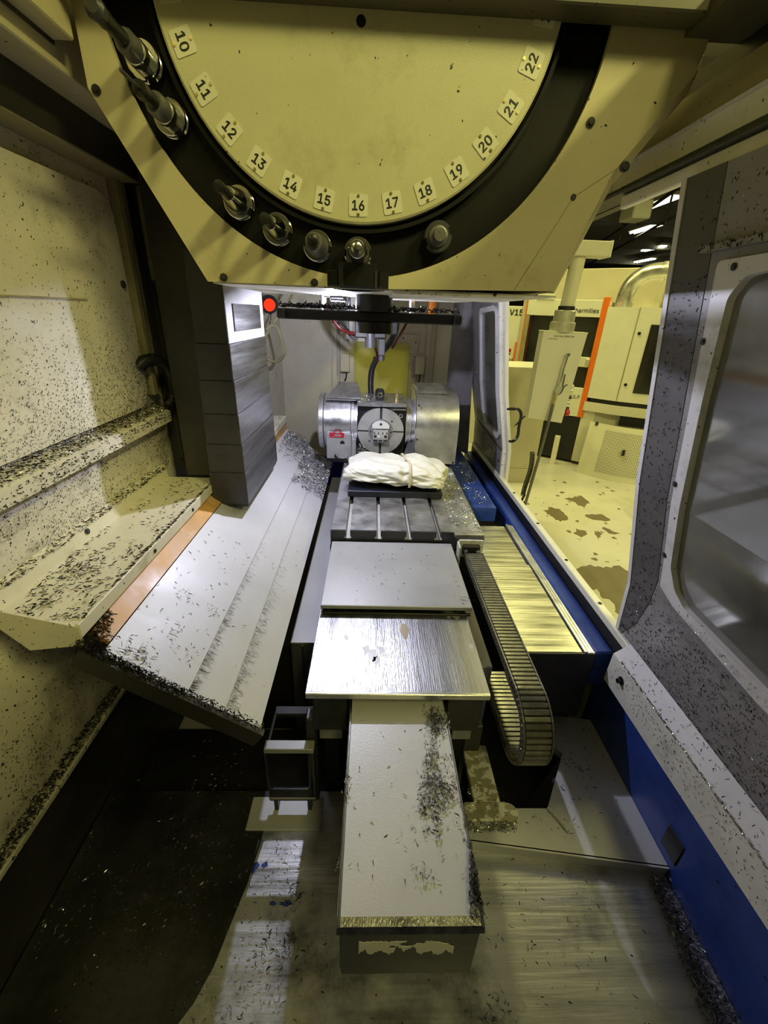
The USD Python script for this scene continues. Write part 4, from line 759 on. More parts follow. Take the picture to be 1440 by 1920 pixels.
part(ry, 'lifting_eye', lathe([(0.007, 0), (0.011, 0), (0.011, 0.006), (0.007, 0.006), (0.007, 0)], (0.166, 2.412, 1.125), 'y', 18), m_alu)
part(ry, 'bearing_ring', lathe([(0, 0.196), (0.142, 0.196), (0.146, 0.200), (0.146, 0.208), (0.138, 0.211), (0.138, 0.218), (0.144, 0.221), (0.144, 0.228), (0.132, 0.232), (0.132, 0.262), (0, 0.262)], (0, 2.555, 1.055), 'x', 64), m_alu)
part(ry, 'motor_foot', hull([(0.19, 2.43, 0.872), (0.26, 2.43, 0.872), (0.215, 2.43, 0.96), (0.26, 2.43, 0.98), (0.19, 2.7, 0.872), (0.26, 2.7, 0.872), (0.215, 2.7, 0.96), (0.26, 2.7, 0.98)]), m_iron)
prof = [(2.385, 0.858), (2.385, 1.06)]+[(2.565-0.18*math.cos(t), 1.06+0.178*math.sin(t)) for t in np.linspace(0.1, math.pi/2, 14)]+[(2.80, 1.238), (2.80, 0.858)]
part(ry, 'motor_cover', prism(Polygon(prof), 'x', 0.252, 0.497), m_alu, smooth=40)
part(ry, 'cover_flange', prism(Polygon(prof).buffer(0.003).difference(Polygon(prof).buffer(-0.002)), 'x', 0.2505, 0.2535), m_chrome, smooth=40)
part(ry, 'cover_cap', hull([(0.265, 2.52, 1.237), (0.44, 2.52, 1.237), (0.25, 2.8, 1.237), (0.48, 2.8, 1.237), (0.26, 2.56, 1.262), (0.42, 2.56, 1.262), (0.26, 2.78, 1.262), (0.45, 2.78, 1.262)]), m_alu)
for z in (1.19, 1.11, 1.0, 0.868): part(ry, 'cover_screw', screw((0.264, 2.385 if z < 1.1 else 2.40, z), (0, -1, 0), 0.006), m_darksteel)
for x in (0.40, 0.485): part(ry, 'cover_screw', screw((x, 2.385, 0.868), (0, -1, 0), 0.006), m_darksteel)
ck = part(ry, 'hose_clamp', prism(rrect(0.018, 0.070, 1.198, 1.262, 0.018), 'y', 2.45, 2.49), m_black, label='black clamp with a steel insert')
part(ck, 'insert', lathe([(0, -0.006), (0.009, -0.006), (0.016, -0.001), (0.016, 0.002), (0, 0.002)], (0.044, 2.449, 1.232), 'y', 20), m_chrome)
part(ry, 'brass_fitting', join([cyl((0.140, 2.46, 1.198), (0.140, 2.46, 1.242), 0.012, 16), cyl((0.140, 2.46, 1.242), (0.140, 2.46, 1.268), 0.0055, 12)]), m_brass)

# cloth bundle and the dark plate under it
solo('dark_plate', box(-0.105, 0.352, 1.900, 2.22, 0.8405, 0.872, 0.003), M('dark_blue_steel', (0.012, 0.015, 0.028), 0.38, 0.3), 'dark flat bar under the cloth bundle on the slotted table', 'plate')
cb = thing('cloth_bundle', 'bundle wrapped in off-white cloth and tied with string on the table', 'cloth bundle', (0.125, 2.06, 0.872))
def cloth_mesh():
    m = trimesh.creation.box(extents=(2, 2, 2))
    for _ in range(6): m = m.subdivide()
    v = m.vertices.copy(); r6 = (np.abs(v)**5).sum(1)**(1/5); v = v/r6[:, None]
    u, w, h = v.T
    hx = 0.250+0.012*np.sin(5*w); x = u*hx; y = w*0.150
    top = 0.052-0.012*np.clip((u-0.25)/0.75, 0, 1)**1.2+0.006*np.sin(3.3*u+0.5)-0.010*np.clip((-0.80-u)/0.2, 0, 1)
    z = h*top
    # front hem sags, string waist
    z = np.where(h < 0, z*(1.0-0.35*np.clip(w, -1, 0)*-1*(np.abs(u) < 0.8)), z)
    waist = np.exp(-((u-0.12+0.08*w)/0.05)**2); y *= 1-0.05*waist; z = z-0.008*waist*(h > -0.2)
    fold = 0.010*np.sin(22*u*0.5+9*w+6*meshkit.fbm(np.c_[u*2, w*2, h*2], 2, 3))*np.clip(1.2-np.abs(u-0.12)*1.1, 0.2, 1)
    nse = (meshkit.fbm(np.c_[u*2.4+w, w*1.4-u*0.8, h*1.2+u], 3, 8)-0.5)*0.040+(meshkit.fbm(np.c_[u*7+w*2, w*2.5+u*2, h*2.5], 2, 21)-0.5)*0.010
    nrm_ = v/np.linalg.norm(v, axis=1)[:, None]
    p = np.c_[x, y, z]+nrm_*(fold*0.7+nse)[:, None]
    p[:, 2] -= 0.020*np.clip((np.abs(u)-0.85)/0.15, 0, 1)*(h < 0.3)*(w < 0.2)
    m.vertices = p; m = T(m, (0.132, 2.055, 0.930), rz=-9); return m
CLM = cloth_mesh()
vv = CLM.vertices; vv[:, 2] = np.maximum(vv[:, 2], 0.8425); CLM.vertices = vv
part(cb, 'cloth', CLM, m_cloth, smooth=True)
for dx, r0 in ((0.0, 0.0032), (0.006, 0.0026)):
    ring = []
    loc = T(CLM, (0, 0, 0)); 
    for a in np.linspace(-0.25, math.pi+0.25, 22):
        d = np.array([0.0, -math.cos(a), math.sin(a)]); o = np.array([0.175+dx+0.012*math.cos(a), 2.05, 0.925])
        s_ = (vv-o); s_ = s_[(np.abs(s_[:, 0]) < 0.012)]; dd = s_@d; off_ = np.linalg.norm(s_[:, 1:]-dd[:, None]*d[1:], axis=1)
        k = (off_ < 0.014) & (dd > 0)
        ring.append(o+d*((dd[k].max() if k.any() else 0.05)+0.001))
    part(cb, 'string', tube(ring, r0, 8, 4), m_string)

# ================================================================== OUTSIDE THE DOOR
AZ = -35.9; A_ = math.radians(AZ)
def gw(u, d, z): return (2.06+u*math.cos(A_)-d*math.sin(A_), 5.49+u*math.sin(A_)+d*math.cos(A_), z)
gf = thing('milling_machine', 'white milling machine with an orange stripe and dark windows across the aisle', 'machine', (2.06, 5.49, 0), rz=AZ, local=True)
part(gf, 'top_band', box(-0.27, 0.56, 0, 0.05, 1.690, 1.865, 0.004), m_gf_white)
part(gf, 'lower_band', box(-0.05, 0.56, 0, 0.05, 0.585, 0.925, 0.004), m_gf_white)
part(gf, 'door_window', box(-0.27, 0.565, 0.03, 0.05, 0.90, 1.70), m_darkglass)
part(gf, 'window_frame_strip', box(-0.21, -0.20, 0.01, 0.03, 0.90, 1.70), m_redhose)
part(gf, 'side_strip', box(-0.27, -0.225, 0.0, 0.03, 0.90, 1.70), m_olive)
part(gf, 'orange_stripe', box(0.558, 0.622, -0.012, 0.06, 0.585, 1.895, 0.003), m_gf_orange)
part(gf, 'door_lock', box(0.425, 0.555, -0.02, 0.03, 1.16, 1.27, 0.006), m_gf_shade)
part(gf, 'lock_cover', box(0.515, 0.56, -0.026, -0.018, 1.175, 1.255, 0.004), m_post)
part(gf, 'black_base', box(-0.02, 0.60, 0.02, 0.80, 0.03, 0.585, 0.006), m_gf_black)
part(gf, 'body', box(-0.27, 0.62, 0.05, 1.0, 0.585, 1.85), m_gf_shade)
arc = [(0.622, -0.02), (0.95, -0.05), (1.3, -0.01), (1.7, 0.12), (2.1, 0.35), (2.1, 1.0), (0.622, 1.0)]
win = Polygon([(1.10, 0.93), (1.62, 0.93), (1.62, 1.66), (1.10, 1.66)])
part(gf, 'curved_body', prism(Polygon(arc), 'z', 0.83, 1.80), m_gf_white, smooth=30)
part(gf, 'door_gap', box(0.935, 0.943, -0.054, -0.03, 0.83, 1.80), m_olive)
part(gf, 'side_window', hull([(1.08, -0.047, 0.94), (1.08, -0.047, 1.64), (1.30, -0.018, 0.94), (1.30, -0.018, 1.64), (1.62, 0.085, 0.94), (1.62, 0.085, 1.64), (1.1, 0.0, 0.94), (1.62, 0.10, 1.64), (1.1, 0.0, 1.64), (1.62, 0.10, 0.94)]), m_darkglass)
for z in (1.02, 1.55): part(gf, 'hinge_plug', cyl((0.99, -0.056, z), (0.99, -0.045, z), 0.016, 16), m_black)
part(gf, 'shadow_gap', prism(Polygon(arc).buffer(-0.03), 'z', 0.78, 0.83), m_gf_black)
part(gf, 'waist_ledge', prism(Polygon(arc).buffer(0.02), 'z', 0.68, 0.78), m_gf_shade, smooth=30)
part(gf, 'lower_body', prism(Polygon([(0.60, 0.0), (0.75, -0.01), (0.75, 0.02), (1.6, 0.15), (2.1, 0.38), (2.1, 1.0), (0.60, 1.0)]), 'z', 0.04, 0.69), m_gf_shade, smooth=30)
part(gf, 'open_hatch', hull([(1.02, -0.015, 0.56), (1.5, 0.06, 0.56), (1.02, -0.015, 0.67), (1.5, 0.06, 0.67), (1.02, 0.1, 0.56), (1.5, 0.18, 0.67)]), m_gf_black)
part(gf, 'upper_housing', box(-0.2, 1.05, 0.75, 1.6, 1.80, 2.24, 0.01), m_beige_cab)
part(gf, 'upper_box', box(1.12, 2.2, 0.55, 1.3, 1.80, 2.03, 0.01), m_gf_white)
part(gf, 'lettering', (lambda m: T(m, (0.535-m.bounds[1, 0], -0.002, 1.735)))(facing_cam(text('Charmilles', 0.043, 0.002, center=False), (0, 0, 0))), m_ink, smooth=False)
part(gf, 'lettering', (lambda m: T(m, (0.535-m.bounds[1, 0], -0.002, 0.80)))(facing_cam(text('OULP', 0.040, 0.002, center=False), (0, 0, 0))), m_grey_ink, smooth=False)
part(gf, 'notice', box(-0.17, 0.03, -0.01, 0.0, 1.865, 1.925), m_gf_white)
dt = thing('exhaust_duct', 'galvanised exhaust duct bending over the white milling machine', 'duct', (2.06, 5.49, 1.8), rz=AZ, local=True)
part(dt, 'pipe', tube([(0.72, 0.28, 0.0), (0.72, 0.28, 0.10), (0.76, 0.28, 0.24), (0.88, 0.28, 0.335), (1.02, 0.28, 0.36), (1.25, 0.28, 0.36), (1.32, 0.28, 0.355)], 0.086, 24, 6), m_duct)
part(dt, 'end_cap', lathe([(0, 0.0), (0.086, 0.0), (0.080, 0.03), (0.05, 0.05), (0, 0.055)], (1.32, 0.28, 0.355), 'x', 24), m_duct)
part(dt, 'clamp_ring', lathe([(0.086, 0), (0.092, 0.0), (0.092, 0.035), (0.086, 0.035)], (1.02, 0.28, 0.36), 'x', 28), m_duct)
part(dt, 'collar', lathe([(0.086, 0), (0.098, 0.0), (0.098, 0.05), (0.086, 0.05)], (0.72, 0.28, 0.0), 'z', 28), m_duct)
sg = thing('sheet_cover', 'cream perforated sheet cover leaning against the milling machine', 'cover', gw(1.1, -0.28, 0), rz=AZ, local=True)
pg_ = []
seg = np.linspace(-0.36, 0.40, 9)
def bend(u): return -0.10*(1-(u/0.42)**2)
pv = lambda a, b, z0, z1, f0, f1: hull([(a, bend(a)+f0, z0), (b, bend(b)+f0, z0), (a, bend(a)+f1, z1), (b, bend(b)+f1, z1), (a, bend(a)+f0+0.004, z0), (b, bend(b)+f0+0.004, z0), (a, bend(a)+f1+0.004, z1), (b, bend(b)+f1+0.004, z1)])
part(sg, 'sheet', join([pv(a, b, 0.0, 0.585, 0.0, 0.17) for a, b in zip(seg, seg[1:])]), m_gf_shade)
part(sg, 'perforated_field', join([pv(a, b, 0.07, 0.53, 0.016, 0.148) for a, b in zip(seg[2:-1], seg[3:])]), m_perf, smooth=False)
part(sg, 'latch_hole', box(0.06, 0.09, -0.06, -0.02, 0.30, 0.36), m_black)
part(sg, 'latch', box(-0.30, -0.27, 0.10, 0.14, 0.555, 0.59), m_darksteel)
solo('bracket_strip', T(box(-0.03, 0.03, -0.03, 0.01, 0, 0.36, 0.003), gw(0.42, -0.16, 0), rz=AZ), m_gf_white, 'white upright strip before the black machine base', 'strip')

v15 = thing('milling_machine', 'cream machine marked V15 left of the orange-striped machine', 'machine', (2.06, 5.49, 0), rz=AZ, local=True)
part(v15, 'body', box(-1.30, -0.30, 0.03, 1.0, 0.0, 1.785, 0.006), m_gf_white)
part(v15, 'orange_edge', box(-0.352, -0.302, 0.005, 0.03, 0.95, 1.38, 0.002), m_gf_orange)
part(v15, 'orange_edge', box(-0.285, -0.272, 0.0, 0.03, 0.95, 1.86, 0.002), m_gf_orange)
part(v15, 'grey_post', box(-0.325, -0.285, 0.0, 0.03, 0.95, 1.86, 0.002), m_beige_cab)
part(v15, 'lettering', T(facing_cam(text('V15', 0.064, 0.002, bold=True), (0, 0, 0)), (-0.405, 0.028, 1.715)), m_ink, smooth=False)
part(v15, 'red_plate', box(-0.445, -0.400, 0.022, 0.03, 1.255, 1.295), m_red)
part(v15, 'small_print', T(facing_cam(text('2', 0.030, 0.002), (0, 0, 0)), (-0.455, 0.028, 1.235)), m_ink, smooth=False)
part(v15, 'small_print', box(-0.435, -0.402, 0.026, 0.03, 1.228, 1.238), m_ink)
sc_ = part(v15, 'screen_housing', box(-0.56, -0.36, -0.02, 0.03, 0.92, 1.19, 0.006), m_post)
part(sc_, 'screen', box(-0.52, -0.385, -0.023, -0.019, 0.945, 1.165, 0.001), m_screen)
cb_ = thing('cabinet', 'plain beige cabinet standing just outside the far door', 'cabinet', (1.55, 4.7, 0))
part(cb_, 'body', box(1.33, 1.80, 4.40, 5.0, 0.16, 1.21, 0.006), m_beige_cab)
part(cb_, 'plinth', box(1.335, 1.795, 4.395, 5.0, 0, 0.16, 0.003), m_beige_cab)
part(cb_, 'top_edge', box(1.328, 1.802, 4.395, 5.0, 1.205, 1.215, 0.002), m_gf_white)
solo('loose_cable', tube([(1.66, 4.38, 1.20), (1.72, 4.37, 1.10), (1.72, 4.36, 0.98), (1.66, 4.36, 0.85), (1.56, 4.36, 0.72), (1.50, 4.37, 0.64)], 0.007, 8), m_rubber, 'thin dark cable hanging over the beige cabinet', 'cable')

# control pendant on its post
YP = 3.5
pdn = thing('control_pendant', 'pale control pendant hanging from a round post outside the door', 'control pendant', (1.46, 3.55, 0.87))
part(pdn, 'panel', prism(Polygon([(1.296, 1.568), (1.637, 1.565), (1.583, 0.872), (1.292, 0.909)]), 'y', YP, YP+0.10), m_pend, smooth=False)
part(pdn, 'top_edge', hull([(1.292, YP-0.004, 1.566), (1.640, YP-0.004, 1.563), (1.292, YP+0.104, 1.566), (1.640, YP+0.104, 1.563), (1.294, YP-0.004, 1.574), (1.638, YP-0.004, 1.571), (1.294, YP+0.1, 1.574), (1.638, YP+0.1, 1.571)]), m_gf_white)
part(pdn, 'lettering', facing_cam(text('548 F500 LINEAR TM', 0.011, 0.0008), (1.458, YP-0.001, 1.537)), m_grey_ink, smooth=False)
part(pdn, 'small_lettering', facing_cam(text('# 580 700 001', 0.007, 0.0008), (1.378, YP-0.001, 1.517)), m_grey_ink, smooth=False)
for k, (z, rr_, mm) in enumerate(((1.13, 0.018, m_post), (1.075, 0.014, m_black), (1.035, 0.016, m_post), (0.985, 0.014, m_black), (1.165, 0.012, m_post))):
    part(pdn, 'knob', cyl((1.605, YP+0.05, z), (1.638, YP+0.045, z), rr_, 16), mm)
part(pdn, 'emergency_stop', lathe([(0, 0), (0.012, 0), (0.012, 0.018), (0.026, 0.022), (0.028, 0.045), (0.020, 0.055), (0, 0.056)], (1.585, YP+0.03, 0.955), 'x', 24), m_red, label='red emergency stop button')
pst = thing('pendant_post', 'thick round steel post and arm carrying the control pendant', 'post', (1.455, 3.56, 1.57))
part(pst, 'base_collar', lathe([(0, 0), (0.090, 0), (0.092, 0.004), (0.092, 0.062), (0.086, 0.066), (0, 0.066)], (1.455, 3.56, 1.572), 'z', 40), m_post)
part(pst, 'collar', lathe([(0, 0), (0.078, 0), (0.078, 0.075), (0.072, 0.080), (0, 0.080)], (1.457, 3.56, 1.638), 'z', 40), m_post)
part(pst, 'seal_ring', lathe([(0, 0), (0.060, 0), (0.060, 0.028), (0, 0.028)], (1.460, 3.56, 1.718), 'z', 32), m_rubber)
part(pst, 'tube', cyl((1.462, 3.56, 1.745), (1.475, 3.56, 2.08), 0.052, 32), m_gf_shade)
part(pst, 'arm', box(0.96, 1.665, 3.48, 3.64, 2.07, 2.165, 0.006), m_gf_shade)
part(pst, 'arm_end', box(1.655, 1.672, 3.476, 3.644, 2.066, 2.169, 0.003), m_gf_white)
ag = thing('air_gun', 'steel air gun hung on the pendant panel with its hose falling', 'air gun', (1.48, 3.47, 1.1))
part(ag, 'nozzle_tube', tube([(1.507, 3.470, 1.412), (1.500, 3.464, 1.375), (1.492, 3.464, 1.30), (1.486, 3.464, 1.20), (1.482, 3.466, 1.165)], 0.0075, 10), m_chrome)
part(ag, 'hook_end', lathe([(0, 0), (0.015, 0.002), (0.015, 0.02), (0, 0.024)], (1.508, 3.472, 1.398), 'z', 18), m_chrome)
part(ag, 'body', hull([(1.462, 3.455, 1.14), (1.478, 3.455, 1.175), (1.505, 3.455, 1.165), (1.50, 3.455, 1.12), (1.47, 3.455, 1.105), (1.462, 3.48, 1.14), (1.478, 3.48, 1.175), (1.505, 3.48, 1.165), (1.50, 3.48, 1.12), (1.47, 3.48, 1.105)]), m_alu)
part(ag, 'trigger', tube([(1.488, 3.468, 1.11), (1.505, 3.466, 1.115), (1.518, 3.466, 1.145), (1.530, 3.466, 1.175), (1.548, 3.466, 1.185)], 0.006, 8), m_iron)
part(ag, 'spring', tube([(1.51+0.006*math.cos(1.6*k), 3.462+0.006*math.sin(1.6*k), 1.17+0.0022*k) for k in range(44)], 0.0022, 5, 2), m_darksteel)
part(ag, 'connector', cyl((1.468, 3.468, 1.03), (1.477, 3.468, 1.11), 0.013, 14), m_brass)
part(ag, 'hose', tube([(1.468, 3.468, 1.035), (1.452, 3.455, 0.85), (1.435, 3.45, 0.65), (1.415, 3.45, 0.42), (1.392, 3.45, 0.18), (1.370, 3.44, 0.02)], 0.0125, 12), m_iron)
kk = np.linspace(0, 1, 260)
part(ag, 'coil_hose', tube(np.c_[1.378+0.018*np.cos(kk*60*math.pi)+0.012*np.sin(kk*5), 3.48+0.018*np.sin(kk*60*math.pi), 0.62-0.40*kk], 0.0045, 6, 0), m_rubber)
part(ag, 'coil_tail', tube([(1.38, 3.48, 0.23), (1.37, 3.47, 0.15), (1.392, 3.458, 0.17)], 0.010, 8), m_rubber)
solo('steel_plate', hull([(2.42, 3.40, 0), (2.95, 3.25, 0), (2.50, 3.46, 0.42), (3.0, 3.3, 0.42), (2.45, 3.44, 0), (2.97, 3.29, 0), (2.53, 3.5, 0.42), (3.03, 3.34, 0.42)]), m_darksteel, 'dark grey steel plate standing on the floor beside the near door edge', 'plate')

# ================================================================== SWARF
UPN = np.array([0, 0, 1.0])
wn_ = np.array([1.0, 0, 0])
P1 = on_rect(4600, (XW+0.0165, 0.3, 1.32), (0, 1.33, 0), (0, 0, 0.36), 1, lambda s, t: (1-t)**1.6*(0.35+0.65*s))
P1b = on_rect(260, (XW+0.017, 0.6, 1.6), (0, 0.9, 0), (0, 0, 0.32), 2, lambda s, t: (1-t)**0.6)
P2 = on_rect(3600, (XW+0.001, 0.2, 1.085), (0, 1.42, 0), (0, 0, 0.16), 3, blotch(5, 0.42, 3))
P3 = on_rect(3000, (XW+0.001, 0.1, 0.56), (0, 0.95, 0), (0, 0, 0.46), 4, blotch(4, 0.5, 5))
chips('metal_chips', 'black metal chips stuck all over the cream left panel', np.vstack([P1, P1b, P2, P3]), wn_, m_chip_dark, (0.003, 0.009), 0.0013, 11, align=(0, 0.3, 1), spread=0.8)
PL = on_rect(2600, (XW+0.002, 0.2, 1.317), (0, 1.38, 0), (0.05, 0, -0.016), 6)
PL2 = on_rect(700, (XW+0.056, 0.2, 1.262), (0, 1.38, 0), (0, 0, 0.036), 7, blotch(7, 0.4, 2))
chips('metal_chips', 'bank of metal chips lying along the ledge of the left panel', np.vstack([PL+UPN*RNG.random((len(PL), 1))*0.012, PL2]), UPN, m_chip_dark, (0.006, 0.015), 0.0022, 12)
chips('metal_chips', 'glittering chips among the dark bank on the left ledge', on_rect(260, (XW+0.004, 0.2, 1.325), (0, 1.38, 0), (0.05, 0, -0.016), 8), UPN, m_chip, (0.006, 0.013), 0.0022, 13)
PF = on_rect(2200, (XW, 0.45, 0.55), (0, 0.65, 0), (0.03, 0, 0), 9)
chips('metal_chips', 'strip of dark chips along the bottom flange of the left panel', PF+UPN*RNG.random((len(PF), 1))*0.014, UPN, m_chip_dark, (0.006, 0.014), 0.0022, 14)
PS = on_rect(680, (-0.770, 0.715, 1.0505), (0, 0.83, 0), (0.17, 0, 0), 10, lambda s, t: np.clip(0.15+1.1*np.exp(-((s-0.18)/0.22)**2), 0, 1)*np.clip(meshkit.fbm(np.stack([s*9, t*5, s*0], -1), 3, 4)*2.6-0.75, 0, 1))
PS2 = on_rect(300, (-0.595, 0.715, 1.0525), (0, 0.84, 0), (0.007, 0, 0), 15)
PS3 = on_rect(500, (-0.785, 0.71, 1.10), (0, 0.84, 0), (0.012, 0, -0.015), 16)
chips('metal_chips', 'curled dark chips scattered over the cream shelf', np.vstack([PS, PS2, PS3]), UPN, m_chip_dark, (0.008, 0.020), 0.0022, 15)
cn = nrm
def on_cover(n, xa, xb, ya, yb, seed, top=0.0065, dens=None):
    r = np.random.default_rng(seed); p = on_rect(n, (xa, ya, 0), (xb-xa, 0, 0), (0, yb-ya, 0), seed, dens); p[:, 2] = cz(p[:, 0]); return p+cn*top
PC = np.vstack([on_cover(70, -0.56, -0.41, 0.72, 1.35, 21), on_cover(20, -0.40, -0.26, 0.72, 1.5, 22, 0.0)])
for k, (x, y) in enumerate(((-0.475, 0.83), (-0.515, 0.735), (-0.43, 0.80), (-0.50, 0.97), (-0.43, 0.96))):
    q = clump(16 if k != 1 else 90, (x, y), 0.012 if k != 1 else 0.022, 0.020, 0, 30+k, 30); q[:, 2] = cz(q[:, 0]); PC = np.vstack([PC, q+cn*0.008])
chips('metal_chips', 'few dark chips scattered on the sloping light cover', PC, cn, m_chip_dark, (0.008, 0.018), 0.0017, 16)
PCe = np.vstack([on_cover(1500, -0.60, -0.24, 0.684, 0.706, 23, 0.006, lambda s, t: np.clip(1.1-1.1*s, 0.25, 1)), on_cover(700, -0.60, -0.53, 0.70, 0.80, 24, 0.010, lambda s, t: np.clip(1-1.3*s-0.6*t, 0, 1))])
chips('metal_chips', 'dark chips heaped along the near end edge of the sloping cover', PCe+UPN*RNG.random((len(PCe), 1))*0.01, cn, m_chip_dark, (0.006, 0.015), 0.0022, 17)
PCf = np.vstack([on_cover(900, -0.40, -0.25, 2.06, 2.60, 25, 0.004, blotch(4, 0.40, 7)), on_cover(700, -0.52, -0.40, 2.25, 2.66, 26, 0.010, lambda s, t: t)])
PCg = np.vstack([on_cover(1300, -0.40, -0.245, 2.02, 2.62, 125, 0.004, blotch(4, 0.36, 9)), on_cover(500, -0.52, -0.40, 2.2, 2.66, 126, 0.010, lambda s, t: t)])  # extra chips, kept dark to carry the shading at this end too
chips('metal_chips', 'dark chips mixed into the heap at the far end of the sloping cover', PCg+UPN*RNG.random((len(PCg), 1))*0.012, cn, m_chip_dark, (0.008, 0.02), 0.0026, 118)
chips('metal_chips', 'glittering chips heaped on the far end of the sloping cover', PCf+UPN*RNG.random((len(PCf), 1))*0.02, cn, m_chip, (0.008, 0.02), 0.0026, 18)
PSe = np.vstack([on_cover(420, -0.398, -0.380, 0.72, 1.6, 27, 0.001, lambda s, t: (1-t)**2*np.exp(-s*2)), on_cover(420, -0.320, -0.295, 0.72, 1.6, 28, -0.006, lambda s, t: (1-t)**2*np.exp(-s*2))])
chips('metal_chips', 'fine dark slivers caught along the two steps of the sloping cover', PSe, cn, m_chip_dark, (0.008, 0.030), 0.0006, 19, align=(1, 0, -0.7), spread=0.12, stand=0.0)
PSh = on_rect(700, (-0.785, 2.03, 1.0505), (0.25, 0, 0), (0, 0.62, 0), 29)
chips('metal_chips', 'chips covering the far piece of the cream shelf', PSh, UPN, m_chip, (0.008, 0.018), 0.0024, 20)
# chip pan
PP = np.vstack([on_rect(1700, (-0.78, 0.15, 0.262), (0.62, 0, 0), (0, 0.9, 0), 31, blotch(4, 0.47, 9)), clump(350, (-0.45, 0.62), 0.10, 0.08, 0.262, 32), clump(200, (-0.62, 0.25), 0.05, 0.10, 0.262, 33, -35)])
chips('metal_chips', 'scattered chips glinting on the dark left part of the chip pan', PP, UPN, m_chip, (0.006, 0.016), 0.0022, 21)
PP2 = np.vstack([clump(30, (-0.17, 0.585), 0.018, 0.014, 0.262, 34), clump(55, (-0.19, 0.49), 0.03, 0.018, 0.262, 35), on_rect(40, (-0.26, 0.22, 0.262), (0.20, 0, 0), (0, 0.28, 0), 36), clump(260, (-0.15, 0.155), 0.035, 0.025, 0.262, 37, 30)])
chips('metal_chips', 'dark curled chips on the lit floor strip left of the long cover', PP2, UPN, m_chip_dark, (0.010, 0.022), 0.0025, 22)
PP3 = np.vstack([clump(220, (0.255, 0.30), 0.035, 0.04, 0.262, 38), clump(150, (0.30, 0.36), 0.03, 0.025, 0.262, 39)])
chips('metal_chips', 'heap of bright chips on the floor beside the near right corner of the long cover', PP3, UPN, m_chip, (0.007, 0.016), 0.0026, 23)
PP4 = on_rect(170, (0.28, 0.05, 0.262), (0.45, 0, 0), (0, 0.62, 0), 40)
chips('metal_chips', 'loose dark chips over the yellow-lit right floor of the chip pan', PP4, UPN, m_chip_dark, (0.010, 0.022), 0.002, 24)
r = np.random.default_rng(41); tt = r.random(4200)
PP5 = np.c_[0.84-(0.05+0.06*(1-tt))*r.random(4200)**0.7, 0.02+0.60*tt, 0.262+0.03*r.random(4200)]
chips('metal_chips', 'long bank of chips piled along the right wall of the chip pan', PP5, UPN, m_chip_mid, (0.007, 0.016), 0.0024, 25)
PP6 = np.vstack([on_rect(110, (0.48, 0.70, 0.3005), (0.35, 0, 0), (0, 0.36, 0), 42), clump(22, (0.69, 0.93), 0.02, 0.02, 0.3005, 43), clump(14, (0.42, 0.735), 0.03, 0.012, 0.3005, 44)])
chips('metal_chips', 'dark chips on the grey raised plate of the chip pan', PP6, UPN, m_chip_dark, (0.010, 0.020), 0.002, 26)
# long cover
ZL = 0.721
NL = [clump(300, (0.182, 0.745), 0.015, 0.019, ZL, 50, 10), clump(150, (0.158, 0.652), 0.009, 0.033, ZL, 51, -14), clump(260, (0.156, 0.573), 0.017, 0.033, ZL, 52, -18), clump(60, (0.181, 0.573), 0.009, 0.017, ZL, 53, -20), clump(40, (0.128, 0.545), 0.006, 0.015, ZL, 54, -20), clump(40, (0.149, 0.512), 0.004, 0.02, ZL, 55),
      clump(30, (-0.035, 0.582), 0.005, 0.017, 0.722, 56), clump(14, (-0.041, 0.442), 0.003, 0.008, 0.718, 57), clump(26, (0.121, 0.424), 0.011, 0.008, ZL, 58), clump(10, (0.112, 0.498), 0.010, 0.006, ZL, 59), on_rect(46, (-0.02, 0.372, ZL), (0.21, 0, 0), (0, 0.44, 0), 60), on_rect(40, (0.19, 0.465, ZL), (0.017, 0, 0), (0, 0.2, 0), 62)]
chips('metal_chips', 'wavy trail of silver chips on top of the long narrow cover', np.vstack(NL), UPN, m_chip, (0.007, 0.014), 0.0027, 27, align=(0.1, 1, 0), spread=0.6)
chips('metal_chips', 'dark bits standing in for shadows among the silver trail on the long narrow cover', np.vstack(NL[:6])[::2]+RNG.normal(0, 0.003, (len(np.vstack(NL[:6])[::2]), 3))*(1, 1, 0), UPN, m_chip_dark, (0.006, 0.012), 0.002, 127, align=(0.1, 1, 0), spread=0.6)  # dark chips paint the shadows between the silver ones
r = np.random.default_rng(61); tt = r.beta(1.4, 1.8, 420)
NE = np.c_[0.212-0.022*r.random(420)*(1.2-tt), 0.358+0.116*tt, 0.723+0.012*r.random(420)]
chips('metal_chips', 'thick heap of silver chips on the near right corner of the long cover', NE, UPN, m_chip_mid, (0.007, 0.014), 0.0026, 28, align=(0.1, 1, 0), spread=0.5)
chips('metal_chips', 'small bits on the matt upper table cover plate', np.vstack([on_rect(45, (-0.12, 1.13, 0.7975), (0.44, 0, 0), (0, 0.36, 0), 63), clump(22, (0.325, 1.15), 0.012, 0.012, 0.798, 64)]), UPN, m_chip_dark, (0.006, 0.014), 0.0016, 29)
PX = on_rect(1500, (0.358, 1.56, 0.8365), (0.115, 0, 0), (0, 0.75, 0), 65, blotch(6, 0.36, 3))
chips('metal_chips', 'silver chips covering the side tray right of the slotted table', PX, UPN, m_chip, (0.007, 0.015), 0.0022, 30)
PT = np.vstack([clump(500, (-0.05, 2.40), 0.035, 0.05, 0.875, 66), on_rect(300, (-0.15, 2.2, 0.842), (0.12, 0, 0), (0, 0.2, 0), 67)]); PT[:500, 2] += 0.085*np.exp(-((PT[:500, 0]+0.05)/0.04)**2)*RNG.random(500)
chips('metal_chips', 'bright heap of chips under the round faceplate of the rotary table', PT, UPN, m_chip, (0.008, 0.018), 0.0026, 31)
